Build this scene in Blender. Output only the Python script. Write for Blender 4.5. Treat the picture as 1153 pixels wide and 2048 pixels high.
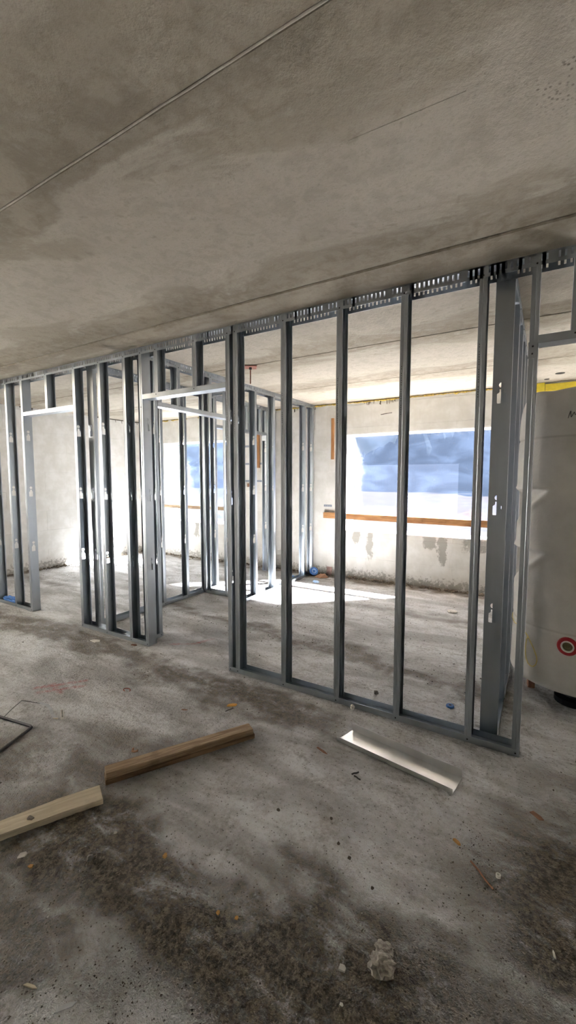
import bpy, bmesh, math, random
from mathutils import Vector, Matrix, Euler, noise as mnoise
from mathutils.geometry import tessellate_polygon

random.seed(7)
for o in list(bpy.data.objects):
    bpy.data.objects.remove(o)
scene = bpy.context.scene
COL = scene.collection
H = 2.60                       # ceiling height

# ------------------------------------------------------------------ camera
cam_data = bpy.data.cameras.new('camera')
cam_data.sensor_fit = 'HORIZONTAL'
cam_data.sensor_width = 36.0
cam_data.lens = 36.0 * 848.5 / 1153.0
cam_data.clip_start = 0.02
cam_data.clip_end = 500
cam = bpy.data.objects.new('camera', cam_data)
COL.objects.link(cam)
cam.location = (0.0, -2.498, 1.5)
YAW, PITCH = 0.54466, 0.080566
cam.rotation_euler = (math.pi / 2 - PITCH, 0, YAW)
scene.camera = cam

# ------------------------------------------------------------------ world, sun, exposure
world = bpy.data.worlds.new('sky')
scene.world = world
world.use_nodes = True
wn = world.node_tree
wn.nodes.clear()
w_out = wn.nodes.new('ShaderNodeOutputWorld')
w_bg = wn.nodes.new('ShaderNodeBackground')
w_sky = wn.nodes.new('ShaderNodeTexSky')
w_sky.sky_type = 'NISHITA'
w_sky.sun_disc = False
SUN_DIR = Vector((-1.15, -1.0, -1.08)).normalized()     # travel direction of the sunlight
w_sky.sun_elevation = math.asin(-SUN_DIR.z)
w_sky.sun_rotation = math.atan2(-SUN_DIR.x, -SUN_DIR.y)
w_sky.air_density = 1.0
w_sky.dust_density = 1.2
w_sky.ozone_density = 1.5
w_bg.inputs['Strength'].default_value = 0.022
wn.links.new(w_sky.outputs[0], w_bg.inputs[0])
wn.links.new(w_bg.outputs[0], w_out.inputs[0])

sun_data = bpy.data.lights.new('sun', 'SUN')
sun_data.energy = 300.0
sun_data.color = (1.0, 0.965, 0.92)
sun_data.angle = math.radians(2.2)
sun = bpy.data.objects.new('sun', sun_data)
sun.rotation_euler = (-SUN_DIR).to_track_quat('Z', 'Y').to_euler()
sun.location = (6, 12, 10)
COL.objects.link(sun)

scene.view_settings.view_transform = 'Standard'
scene.view_settings.look = 'None'
scene.view_settings.exposure = 0.25
scene.view_settings.gamma = 1.0
scene.view_settings.use_curve_mapping = False
scene.cycles.max_bounces = 10
scene.cycles.diffuse_bounces = 7
scene.cycles.glossy_bounces = 4
scene.cycles.transparent_max_bounces = 16
scene.cycles.sample_clamp_indirect = 20.0
scene.cycles.use_adaptive_sampling = True
scene.cycles.adaptive_threshold = 0.03
scene.cycles.caustics_reflective = False
scene.cycles.caustics_refractive = False


def portal(name, loc, rot, sx, sy):
    """samples the daylight of an opening (emits nothing itself)"""
    d = bpy.data.lights.new(name, 'AREA')
    d.shape = 'RECTANGLE'
    d.size, d.size_y = sx, sy
    d.cycles.is_portal = True
    o = bpy.data.objects.new(name, d)
    o.location = loc
    o.rotation_euler = rot
    COL.objects.link(o)


# seen and added openings of the room: (x0, x1, z0, z1)
YB = 3.36            # inner face of the window wall
WT = 0.35            # its thickness
XL = -7.01           # inner face of the left wall
XR = 4.2
YF = -4.6            # wall behind the camera
WIN_A = (-6.39, -4.62, 0.66, 2.17)
WIN_B = (-2.57, -0.36, 0.70, 2.14)
FILL_WIN_C = (2.55, 3.95, 0.70, 2.14)  # unseen window beyond the tank, assumed and added for its daylight
FILL_HATCH = (-6.65, -4.40, -1.50, -0.78)       # unseen ceiling opening added to let in fill sunlight (x0, x1, y0, y1)
FILL_WIN_REAR = (-5.8, -1.4, 0.15, 2.25)  # unseen window behind the camera, added for fill daylight
for n, wv in (('daylight_a', WIN_A), ('daylight_b', WIN_B), ('fill_daylight_c', FILL_WIN_C)):
    portal(n, ((wv[0] + wv[1]) / 2, YB + WT + 0.06, (wv[2] + wv[3]) / 2),
           (-math.pi / 2, 0, 0), wv[1] - wv[0], wv[3] - wv[2])
portal('fill_daylight_rear', ((FILL_WIN_REAR[0] + FILL_WIN_REAR[1]) / 2, YF - WT - 0.05, (FILL_WIN_REAR[2] + FILL_WIN_REAR[3]) / 2),
       (math.pi / 2, 0, 0), FILL_WIN_REAR[1] - FILL_WIN_REAR[0], FILL_WIN_REAR[3] - FILL_WIN_REAR[2])


portal('fill_daylight_hatch', ((FILL_HATCH[0] + FILL_HATCH[1]) / 2, (FILL_HATCH[2] + FILL_HATCH[3]) / 2, H + 0.33), (0, 0, 0), FILL_HATCH[1] - FILL_HATCH[0], FILL_HATCH[3] - FILL_HATCH[2])


# ================================================================== materials
class NT:
    """small helper for building node materials"""
    def __init__(self, name):
        self.m = bpy.data.materials.new(name)
        self.m.use_nodes = True
        self.t = self.m.node_tree
        self.b = self.t.nodes['Principled BSDF']
        self.out = self.t.nodes['Material Output']
        self._co = None
        self.dims = '3D'

    def new(self, k):
        return self.t.nodes.new(k)

    def put(self, sock, v):
        if isinstance(v, bpy.types.NodeSocket):
            self.t.links.new(v, sock)
        elif isinstance(v, (tuple, list)):
            sock.default_value = tuple(v) + ((1.0,) if len(v) == 3 and sock.type == 'RGBA' else ())
        else:
            sock.default_value = v

    def co(self):
        if self._co is None:
            self._co = self.new('ShaderNodeTexCoord').outputs['Object']
        return self._co

    def world(self):
        return self.new('ShaderNodeNewGeometry').outputs['Position']

    def math(self, op, a, b=0.0, c=None):
        n = self.new('ShaderNodeMath')
        n.operation = op
        self.put(n.inputs[0], a)
        self.put(n.inputs[1], b)
        if c is not None:
            self.put(n.inputs[2], c)
        return n.outputs[0]

    def ramp(self, v, a, b, c=0.0, d=1.0, smooth=True):
        n = self.new('ShaderNodeMapRange')
        n.interpolation_type = 'SMOOTHSTEP' if smooth else 'LINEAR'
        for i, x in enumerate((v, a, b, c, d)):
            self.put(n.inputs[i], x)
        return n.outputs[0]

    def mapping(self, vec, scale=(1, 1, 1), loc=(0, 0, 0), rot=(0, 0, 0)):
        n = self.new('ShaderNodeMapping')
        self.put(n.inputs['Vector'], vec)
        n.inputs['Scale'].default_value = scale
        n.inputs['Location'].default_value = loc
        n.inputs['Rotation'].default_value = rot
        return n.outputs[0]

    def noise(self, vec, scale, detail=4, rough=0.55, dist=0.0):
        n = self.new('ShaderNodeTexNoise')
        n.noise_dimensions = self.dims
        self.put(n.inputs['Vector'], vec)
        n.inputs['Scale'].default_value = scale
        n.inputs['Detail'].default_value = detail
        n.inputs['Roughness'].default_value = rough
        n.inputs['Distortion'].default_value = dist
        return n.outputs['Fac']

    def voronoi(self, vec, scale, feature='F1'):
        n = self.new('ShaderNodeTexVoronoi')
        n.feature = feature
        n.voronoi_dimensions = self.dims
        self.put(n.inputs['Vector'], vec)
        n.inputs['Scale'].default_value = scale
        return n.outputs['Distance']

    def xyz(self, vec):
        n = self.new('ShaderNodeSeparateXYZ')
        self.put(n.inputs[0], vec)
        return n.outputs

    def mix(self, f, a, b):
        n = self.new('ShaderNodeMix')
        n.data_type = 'RGBA'
        self.put(n.inputs[0], f)
        self.put(n.inputs[6], a)
        self.put(n.inputs[7], b)
        return n.outputs[2]

    def bump(self, h, strength=0.3, dist=0.01, prev=None):
        n = self.new('ShaderNodeBump')
        n.inputs['Strength'].default_value = strength
        n.inputs['Distance'].default_value = dist
        self.put(n.inputs['Height'], h)
        if prev is not None:
            self.put(n.inputs['Normal'], prev)
        return n.outputs[0]

    def done(self, color=None, rough=None, metal=None, normal=None, spec=None):
        for k, v in (('Base Color', color), ('Roughness', rough), ('Metallic', metal), ('Normal', normal),
                     ('Specular IOR Level', spec)):
            if v is not None:
                self.put(self.b.inputs[k], v)
        return self.m


def plain(name, col, rough=0.7, metal=0.0, var=0.15, scale=25.0, bump=0.0, spec=None):
    n = NT(name)
    v = n.noise(n.co(), scale, 4)
    c = n.mix(n.ramp(v, 0.3, 0.7), tuple(x * (1 - var) for x in col), tuple(min(1, x * (1 + var)) for x in col))
    nm = n.bump(v, bump, 0.005) if bump else None
    return n.done(c, rough, metal, nm, spec)


def mat_floor():
    n = NT('dirty_concrete_floor')
    n.dims = '2D'
    P = n.co()
    X, Y, Z = n.xyz(P)
    streak = n.mapping(P, (0.55, 1.7, 1), rot=(0, 0, 0.06))
    big = n.noise(streak, 1.7, 4, 0.6, 0.4)
    mid = n.noise(n.mapping(P, (0.8, 1.3, 1)), 6.0, 5, 0.68, 0.3)
    fine = n.noise(P, 38.0, 4, 0.75)
    grit = n.noise(P, 170.0, 2, 0.6)
    def attr(nm_):
        k = n.new('ShaderNodeAttribute')
        k.attribute_name = nm_
        return k.outputs['Fac']
    dirt = attr('dirt')
    dirt = n.math('MULTIPLY', dirt, n.ramp(n.math('ADD', n.math('MULTIPLY', mid, 0.7), n.math('MULTIPLY', fine, 0.3)), 0.29, 0.52, 0.40, 1.0))
    patch = n.math('MULTIPLY', n.ramp(mid, 0.55, 0.70), n.ramp(fine, 0.40, 0.62))
    base = n.mix(n.ramp(big, 0.34, 0.66), (0.41, 0.407, 0.403), (0.68, 0.685, 0.695))
    base = n.mix(n.math('MULTIPLY', n.ramp(n.math('ADD', n.math('MULTIPLY', mid, 0.5), n.math('MULTIPLY', fine, 0.5)), 0.43, 0.60), 0.38), base, (0.25, 0.228, 0.205))
    base = n.mix(n.math('MULTIPLY', patch, 0.42), base, (0.15, 0.125, 0.10))
    dcol = n.mix(n.ramp(fine, 0.38, 0.62), (0.045, 0.036, 0.025), (0.165, 0.132, 0.094))
    c = n.mix(dirt, base, dcol)
    specks = n.ramp(n.voronoi(P, 42.0), 0.15, 0.09)
    c = n.mix(n.math('MULTIPLY', n.math('MULTIPLY', specks, n.ramp(fine, 0.48, 0.60)), 0.8), c, (0.06, 0.05, 0.04))
    c = n.mix(n.ramp(grit, 0.60, 0.78, 0, 0.35), c, (0.09, 0.08, 0.07))
    c = n.mix(n.ramp(grit, 0.30, 0.18, 0, 0.25), c, (0.46, 0.44, 0.41))

    pr = n.math('MULTIPLY', attr('paint'), n.ramp(fine, 0.35, 0.6, 0.3, 1.0))
    c = n.mix(n.math('MULTIPLY', pr, n.ramp(mid, 0.36, 0.6, 0.2, 0.6)), c, (0.45, 0.10, 0.09))
    nm = n.bump(n.noise(P, 36.0, 3, 0.8), 0.9, 0.020)
    r = n.ramp(big, 0.3, 0.7, 0.88, 0.62)
    return n.done(c, r, 0.0, nm, 0.35)


def mat_ceiling():
    n = NT('concrete_ceiling')
    n.dims = '2D'
    P = n.world()
    X, Y, Z = n.xyz(P)
    a = n.noise(n.mapping(P, (0.55, 1.25, 1)), 1.9, 5, 0.62, 0.5)
    b = n.noise(P, 11.0, 5, 0.68, 0.2)
    f = n.noise(P, 70.0, 2, 0.7)
    # pale laitance left in the middle of each slab, darker damp strips along the joints
    t = n.math('ABSOLUTE', n.math('SUBTRACT', n.math('FRACT', n.math('DIVIDE', n.math('ADD', Y, 1.54 + 12.52), 1.252)), 0.47))
    lai = n.ramp(n.math('ADD', n.math('ADD', t, n.math('MULTIPLY', n.math('SUBTRACT', a, 0.5), 0.9)), n.math('MULTIPLY', n.math('SUBTRACT', b, 0.5), 0.35)), 0.36, 0.20)
    mixv = n.math('ADD', n.math('MULTIPLY', a, 0.55), n.math('MULTIPLY', b, 0.45))
    c = n.mix(n.ramp(mixv, 0.38, 0.62), (0.250, 0.217, 0.166), (0.372, 0.332, 0.266))
    c = n.mix(n.math('MULTIPLY', n.math('MULTIPLY', lai, n.ramp(b, 0.35, 0.60, 0.75, 1.0)), 0.85), c, (0.500, 0.460, 0.392))
    c = n.mix(n.ramp(b, 0.57, 0.72, 0, 0.25), c, (0.225, 0.195, 0.150))
    dx = n.math('SUBTRACT', X, 0.02)
    dy = n.math('MULTIPLY', n.math('ADD', Y, 1.06), 0.75)
    hc = n.ramp(n.math('SQRT', n.math('MULTIPLY_ADD', dx, dx, n.math('MULTIPLY', dy, dy))), 0.20, 0.03)
    spot = hc
    pits = n.math('MULTIPLY', n.ramp(n.voronoi(P, 55.0), 0.30, 0.12), n.math('MULTIPLY', spot, n.ramp(b, 0.42, 0.6)))
    c = n.mix(n.math('MULTIPLY', pits, 0.8), c, (0.10, 0.085, 0.065))
    c = n.mix(n.ramp(f, 0.58, 0.8, 0, 0.3), c, (0.20, 0.175, 0.14))
    nm = n.bump(n.noise(P, 40.0, 3, 0.75), 0.35, 0.012)
    return n.done(c, 0.85, 0.0, nm, 0.3)


def mat_icf(name, stains=()):
    n = NT(name)
    P = n.world()
    X, Y, Z = n.xyz(P)
    v = n.noise(n.mapping(P, (9, 9, 0.8)), 4.0, 2, 0.6)
    s = n.noise(P, 5.0, 3, 0.6)
    c = n.mix(n.ramp(s, 0.35, 0.7), (0.70, 0.685, 0.645), (0.80, 0.79, 0.765))
    c = n.mix(n.ramp(v, 0.56, 0.75, 0, 0.25), c, (0.62, 0.60, 0.56))
    fine = n.noise(P, 26.0, 4, 0.75)
    foot = n.ramp(n.math('ADD', n.math('MULTIPLY', fine, 0.9), n.ramp(Z, 0.30, 0.0, 0.0, 0.36)), 0.66, 0.78)
    foot = n.math('MULTIPLY', foot, n.ramp(Z, 0.30, 0.16))
    m = None
    if stains:
        drip = n.noise(n.mapping(P, (15, 15, 3.0)), 2.2, 4, 0.75, 0.6)
        XW = n.math('ADD', X, n.math('MULTIPLY', n.math('SUBTRACT', n.noise(P, 9.0, 3, 0.6), 0.5), 0.16))
        for (xc, w, zt, ln, amp) in stains:
            dx = n.math('ABSOLUTE', n.math('SUBTRACT', XW, xc))
            fz = n.ramp(Z, zt - ln, zt - ln * 0.35, 0.0, 1.0)
            k = n.math('MULTIPLY', n.math('MULTIPLY', n.ramp(dx, w, w * 0.1), fz), amp)
            m = k if m is None else n.math('MAXIMUM', m, k)
        m = n.math('MULTIPLY', m, n.ramp(Z, 0.72, 0.69))
        th = n.math('ADD', n.math('MULTIPLY', drip, 0.6), n.math('MULTIPLY', fine, 0.4))
        mk = n.ramp(n.math('ADD', th, n.math('MULTIPLY', m, 0.42)), 0.66, 0.80)
        mk = n.math('MULTIPLY', mk, n.ramp(m, 0.02, 0.25))
        foot = n.math('MAXIMUM', foot, mk)
    c = n.mix(n.math('MULTIPLY', foot, 0.8), c, (0.33, 0.315, 0.28))
    nm = n.bump(n.noise(n.mapping(P, (9, 9, 0.8)), 4.0, 2, 0.5), 0.12, 0.004)
    return n.done(c, 0.8, 0.0, nm, 0.3)


def mat_galv(name='galvanised_steel', tint=(0.43, 0.465, 0.505), rough=0.36):
    n = NT(name)
    v = n.noise(n.mapping(n.world(), (1, 1, 0.35)), 9.0, 2, 0.6)
    c = n.mix(n.ramp(v, 0.3, 0.7), tuple(x * 0.88 for x in tint), tint)
    r = n.ramp(v, 0.3, 0.7, rough - 0.05, rough + 0.07)
    return n.done(c, r, 1.0)


def mat_wood(name, ca, cb, scale=1.0, axis='X'):
    n = NT(name)
    P = n.co()
    sc = {'X': (1.2, 14, 14), 'Y': (14, 1.2, 14), 'Z': (14, 14, 1.2)}[axis]
    g = n.noise(n.mapping(P, tuple(s * scale for s in sc)), 3.0, 5, 0.6, 0.8)
    d = n.noise(P, 7.0, 4, 0.6)
    c = n.mix(n.ramp(g, 0.35, 0.68), ca, cb)
    c = n.mix(n.ramp(d, 0.55, 0.75, 0, 0.5), c, tuple(x * 0.55 for x in ca))
    return n.done(c, 0.75, 0.0, n.bump(g, 0.25, 0.004))


def mat_fleece():
    n = NT('grey_white_fleece_cover')
    P = n.co()
    v = n.noise(P, 70, 5, 0.7)
    s = n.noise(P, 4.0, 4, 0.6)
    fib = n.noise(n.mapping(P, (1, 1, 0.3)), 160, 3, 0.6)
    c = n.mix(n.ramp(s, 0.3, 0.7), (0.55, 0.535, 0.505), (0.65, 0.635, 0.60))
    c = n.mix(n.ramp(v, 0.62, 0.8, 0, 0.4), c, (0.36, 0.34, 0.31))
    X, Y, Z = n.xyz(P)
    for zs in (0.52, 1.757):
        ln = n.ramp(n.math('ABSOLUTE', n.math('SUBTRACT', Z, zs)), 0.010, 0.003, 0, 0.30)
        c = n.mix(ln, c, (0.26, 0.24, 0.21))
    nm = n.bump(n.noise(P, 90, 3, 0.7), 0.3, 0.004)
    return n.done(c, 0.9, 0.0, nm, 0.2)


def mat_film(name, tint, dif, haze):
    """thin plastic sheet: mostly see-through, a little milky"""
    n = NT(name)
    n.t.nodes.remove(n.b)
    tr = n.new('ShaderNodeBsdfTransparent')
    tl = n.new('ShaderNodeBsdfTranslucent')
    gl = n.new('ShaderNodeBsdfGlossy')
    gl.inputs['Roughness'].default_value = 0.15
    P = n.world()
    wr = n.noise(n.mapping(P, (1.0, 1.0, 2.2)), 2.3, 3, 0.5, 0.6)
    n.put(tr.inputs['Color'], tint)
    n.put(tl.inputs['Color'], dif)
    m = n.new('ShaderNodeMixShader')
    n.put(m.inputs[0], n.ramp(wr, 0.35, 0.7, haze * 0.8, haze * 1.25))
    n.t.links.new(tr.outputs[0], m.inputs[1])
    n.t.links.new(tl.outputs[0], m.inputs[2])
    m2 = n.new('ShaderNodeMixShader')
    m2.inputs[0].default_value = 0.03
    n.t.links.new(m.outputs[0], m2.inputs[1])
    n.t.links.new(gl.outputs[0], m2.inputs[2])
    n.put(gl.inputs['Normal'], n.bump(wr, 0.4, 0.05))
    n.t.links.new(m2.outputs[0], n.out.inputs[0])
    return n.m


M = {}
M['floor'] = mat_floor()
M['ceiling'] = mat_ceiling()
M['icf'] = mat_icf('white_foam_block_wall')
M['icf_stained'] = mat_icf('white_foam_block_wall_stained', ((-2.36, 0.10, 0.70, 0.24, 1.0), (-2.16, 0.085, 0.70, 0.56, 1.05),
                                            (-1.30, 0.16, 0.69, 0.24, 1.0), (-1.14, 0.10, 0.69, 0.52, 1.0),
                                            (-0.72, 0.30, 0.69, 0.24, 0.95), (-5.55, 0.12, 0.60, 0.35, 0.75),
                                            (-5.35, 0.08, 0.60, 0.3, 0.8)))
M['galv'] = mat_galv()
M['channel'] = mat_galv('bright_galvanised_offcut', (0.74, 0.74, 0.74), 0.33)
M['screw'] = plain('black_screw', (0.015, 0.015, 0.016), 0.5)
M['ink'] = plain('black_ink', (0.02, 0.02, 0.022), 0.8)
M['wood_dark'] = mat_wood('weathered_wood', (0.24, 0.155, 0.085), (0.46, 0.345, 0.215))
M['wood_shaded'] = mat_wood('shaded_brown_wood', (0.13, 0.075, 0.036), (0.26, 0.165, 0.09))
M['wood_pale'] = mat_wood('pale_wood', (0.52, 0.44, 0.31), (0.68, 0.60, 0.45))
M['wood_orange'] = mat_wood('orange_formwork_wood', (0.34, 0.15, 0.055), (0.52, 0.27, 0.11))
M['wood_orange_v'] = mat_wood('orange_formwork_wood_upright', (0.34, 0.15, 0.055), (0.52, 0.27, 0.11), axis='Z')
M['yellow'] = plain('yellow_foam_board', (0.86, 0.69, 0.06), 0.7, var=0.06)
M['pufoam'] = plain('yellow_mounting_foam', (0.62, 0.46, 0.12), 0.85, var=0.35, scale=40, bump=0.3)
M['fleece'] = mat_fleece()
M['red'] = plain('red_rubber', (0.36, 0.012, 0.018), 0.55, var=0.08)
M['white_plastic'] = plain('white_plastic', (0.84, 0.82, 0.78), 0.5, var=0.05)
M['dark'] = plain('recess_shade', (0.03, 0.027, 0.02), 0.9)
M['brass'] = plain('dull_brass', (0.20, 0.17, 0.09), 0.5, 0.6)
M['black'] = plain('black_plastic', (0.012, 0.012, 0.013), 0.6)
M['rust'] = plain('red_rusty_steel', (0.27, 0.075, 0.04), 0.7, var=0.35, bump=0.2)
M['rust_plate'] = plain('pale_red_rusty_plate', (0.30, 0.12, 0.09), 0.75, var=0.25, scale=14)
M['bar'] = plain('black_steel_bar', (0.02, 0.018, 0.017), 0.55)
M['cord'] = plain('yellow_cord', (0.72, 0.58, 0.16), 0.7, var=0.08)
M['tape'] = plain('blue_grey_tape', (0.26, 0.29, 0.36), 0.5, var=0.12)
M['blue'] = plain('blue_plastic', (0.035, 0.14, 0.42), 0.4, var=0.2)
M['blue_pale'] = plain('pale_blue_plastic', (0.42, 0.58, 0.78), 0.4, var=0.15)
M['card'] = plain('brown_cardboard', (0.36, 0.20, 0.12), 0.8, var=0.2)
M['card_grey'] = plain('grey_brown_card', (0.36, 0.24, 0.22), 0.8, var=0.2)
M['stone'] = plain('grey_stone', (0.20, 0.185, 0.165), 0.9, var=0.35, bump=0.4)
M['mud'] = plain('grey_brown_mortar', (0.21, 0.18, 0.145), 0.95, var=0.35, scale=60, bump=0.6)
M['mortar'] = plain('pale_crumbly_mortar', (0.34, 0.31, 0.27), 0.95, var=0.3, scale=70, bump=0.9)
M['seam_highlight'] = plain('pale_seam_highlight', (0.62, 0.59, 0.52), 0.85, var=0.15)
M['chip_pale'] = plain('pale_chip', (0.66, 0.63, 0.58), 0.8, var=0.12)
M['chip_orange'] = plain('orange_wood_chip', (0.50, 0.26, 0.07), 0.7, var=0.25)
M['chip_bright'] = plain('bright_orange_wood_chip', (0.72, 0.36, 0.07), 0.7, var=0.2)
M['chip_brown'] = plain('brown_wood_chip', (0.25, 0.125, 0.075), 0.8, var=0.25)
M['grit'] = plain('dark_grit', (0.10, 0.085, 0.065), 0.95, var=0.6, scale=8)
M['outer_white'] = plain('white_reveal_lining', (0.80, 0.79, 0.76), 0.8, var=0.04)
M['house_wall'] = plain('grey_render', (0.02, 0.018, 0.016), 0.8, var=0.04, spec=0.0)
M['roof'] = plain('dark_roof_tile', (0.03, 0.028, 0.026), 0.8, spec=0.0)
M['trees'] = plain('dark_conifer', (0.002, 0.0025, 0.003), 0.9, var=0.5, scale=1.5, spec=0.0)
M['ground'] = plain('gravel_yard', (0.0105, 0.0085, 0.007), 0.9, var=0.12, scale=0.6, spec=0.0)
M['film'] = mat_film('clear_plastic_film', (0.84, 0.86, 0.90), (0.42, 0.60, 1.0), 0.0128)
M['film_thick'] = mat_film('thick_plastic_film', (0.50, 0.54, 0.60), (0.42, 0.60, 1.0), 0.019)
M['film2'] = mat_film('milky_plastic_film', (0.97, 0.97, 0.98), (0.55, 0.68, 1.0), 0.007)
M['strip'] = plain('clear_tape_strip', (0.50, 0.52, 0.55), 0.25, var=0.1)


# ================================================================== mesh helpers
def obj(name, bm, mat, parent=None, loc=(0, 0, 0), rot=(0, 0, 0), smooth=False):
    if isinstance(bm, bpy.types.Mesh):
        me = bm
    else:
        me = bpy.data.meshes.new(name)
        bmesh.ops.recalc_face_normals(bm, faces=bm.faces[:])
        bm.to_mesh(me)
        bm.free()
        if smooth:
            for f in me.polygons:
                f.use_smooth = True
        me.materials.append(M[mat] if isinstance(mat, str) else mat)
    o = bpy.data.objects.new(name, me)
    o.location = loc
    o.rotation_euler = rot
    COL.objects.link(o)
    if parent is not None:
        o.parent = parent
    return o


def tag(o, label, cat=None, group=None, kind=None):
    o['label'] = label
    if cat:
        o['category'] = cat
    if group:
        o['group'] = group
    if kind:
        o['kind'] = kind
    return o


def thing(name, label, cat, loc=(0, 0, 0), rotz=0.0, group=None):
    o = bpy.data.objects.new(name, None)
    o.empty_display_size = 0.1
    o.location = loc
    o.rotation_euler = (0, 0, rotz)
    COL.objects.link(o)
    return tag(o, label, cat, group)


def box(bm, x0, x1, y0, y1, z0, z1):
    vs = [bm.verts.new((x, y, z)) for x in (x0, x1) for y in (y0, y1) for z in (z0, z1)]
    for f in ((0, 1, 3, 2), (4, 6, 7, 5), (0, 4, 5, 1), (2, 3, 7, 6), (0, 2, 6, 4), (1, 5, 7, 3)):
        bm.faces.new([vs[i] for i in f])
    return vs


def boxm(x0, x1, y0, y1, z0, z1, bevel=0.0):
    bm = bmesh.new()
    box(bm, x0, x1, y0, y1, z0, z1)
    if bevel:
        bmesh.ops.bevel(bm, geom=bm.edges[:], offset=bevel, segments=1, affect='EDGES')
    return bm


def quadface(bm, pts):
    return bm.faces.new([bm.verts.new(p) for p in pts])


def solid(bm, t):
    bmesh.ops.remove_doubles(bm, verts=bm.verts[:], dist=1e-5)
    bmesh.ops.recalc_face_normals(bm, faces=bm.faces[:])
    bmesh.ops.solidify(bm, geom=bm.faces[:], thickness=t)
    return bm


def tube(bm, pts, r, n=8, closed=False):
    pts = [Vector(p) for p in pts]
    rings = []
    for i, p in enumerate(pts):
        if closed:
            d = (pts[(i + 1) % len(pts)] - pts[i - 1]).normalized()
        else:
            d = (pts[min(i + 1, len(pts) - 1)] - pts[max(i - 1, 0)]).normalized()
        a = d.orthogonal().normalized() if not rings else None
        if a is None:
            a = prev - d * prev.dot(d)
            a.normalize()
        prev = a
        b = d.cross(a)
        rings.append([bm.verts.new(p + (a * math.cos(2 * math.pi * k / n) + b * math.sin(2 * math.pi * k / n)) * r)
                      for k in range(n)])
    m = len(rings)
    for i in range(m if closed else m - 1):
        A, B = rings[i], rings[(i + 1) % m]
        for k in range(n):
            bm.faces.new((A[k], A[(k + 1) % n], B[(k + 1) % n], B[k]))
    if not closed:
        bm.faces.new(rings[0][::-1])
        bm.faces.new(rings[-1])
    return bm


def lathe(bm, prof, n=24, cx=0.0, cy=0.0):
    rings = []
    for r, z in prof:
        rings.append([bm.verts.new((cx + r * math.cos(2 * math.pi * k / n), cy + r * math.sin(2 * math.pi * k / n), z))
                      for k in range(n)])
    for A, B in zip(rings, rings[1:]):
        for k in range(n):
            bm.faces.new((A[k], A[(k + 1) % n], B[(k + 1) % n], B[k]))
    bm.faces.new(rings[0][::-1])
    bm.faces.new(rings[-1])
    return bm


def rock(sx, sy, sz, jag=0.25, sub=1, seed=0):
    rnd = random.Random(seed)
    bm = bmesh.new()
    bmesh.ops.create_icosphere(bm, subdivisions=sub, radius=1.0)
    for v in bm.verts:
        k = 1 + rnd.uniform(-jag, jag)
        v.co = Vector((v.co.x * sx * k, v.co.y * sy * k, max(v.co.z, -0.75) * sz * k))
    zmin = min(v.co.z for v in bm.verts)
    for v in bm.verts:
        v.co.z -= zmin
    return bm


# ================================================================== setting: ground, floor, ceiling, walls
bm = bmesh.new()
box(bm, -160, 160, -160, 200, -0.75, -0.45)
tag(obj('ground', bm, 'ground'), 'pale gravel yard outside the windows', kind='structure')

# floor: a fine grid so that the trodden-in dirt stands proud and can be weathered
DIRT_BANDS = [(-2.05, -1.60, -0.10, -1.44, 0.34, 1.0), (-0.14, -0.80, 1.6, -0.66, 0.50, 1.0),
         (-5.4, -0.25, -2.6, -0.24, 0.20, 0.8), (-2.7, -0.26, -1.0, -0.30, 0.27, 0.9),
         (-3.9, 0.99, -0.1, 0.62, 0.13, 0.75), (-6.8, 0.82, -4.3, 0.93, 0.13, 0.55),
         (-2.6, 2.05, -0.2, 2.15, 0.12, 0.45), (-2.3, -1.02, -1.3, -0.62, 0.20, 0.5),
         (-2.7, -1.40, -1.7, -1.25, 0.26, 0.65), (-1.9, -1.90, -1.05, -1.86, 0.17, 0.75),
         (0.05, -0.20, 1.5, 0.10, 0.24, 0.7), (-7.0, 3.25, 0.2, 3.27, 0.20, 0.9),
         (-1.2, -0.86, -0.2, -1.05, 0.14, 0.25), (-0.62, -1.30, 0.5, -1.22, 0.14, 0.55)]
PAINT = [(-3.06, -0.93, -2.86, -0.68), (-2.98, -0.96, -2.80, -0.74), (-3.02, -0.84, -2.84, -0.88), (-2.84, 0.14, -2.66, 0.26), (-2.66, 0.26, -2.60, 0.42)]


def sstep(e0, e1, x):
    t = min(1.0, max(0.0, (x - e0) / (e1 - e0)))
    return t * t * (3 - 2 * t)


def dirt_at(x, y):
    yw = y + 0.17 * mnoise.fractal((x * 1.8, y * 3.0, 0.3), 0.6, 2.0, 3) + 0.05 * mnoise.fractal((x * 14, y * 14, 4.0), 0.6, 2.0, 2)
    m = 0.0
    for (x0, y0, x1, y1, w, amp) in DIRT_BANDS:
        if x < x0 - 0.25 or x > x1 + 0.25:
            continue
        d = abs(yw - (y0 + (y1 - y0) / (x1 - x0) * (x - x0)))
        if d < w:
            m = max(m, amp * (1 - sstep(w * 0.25, w, d)) * sstep(x0 - 0.25, x0 + 0.25, x) * (1 - sstep(x1 - 0.25, x1 + 0.25, x)))
    return max(m, 0.8 * sstep(-6.75, -6.95, x + (yw - y)))


def grid_lines(lo, f0, f1, hi, fine, coarse):
    out = []
    for a, b, st in ((lo, f0, coarse), (f0, f1, fine), (f1, hi, coarse)):
        k = max(1, round((b - a) / st))
        out += [a + (b - a) * i / k for i in range(k)]
    return out + [hi]


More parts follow.
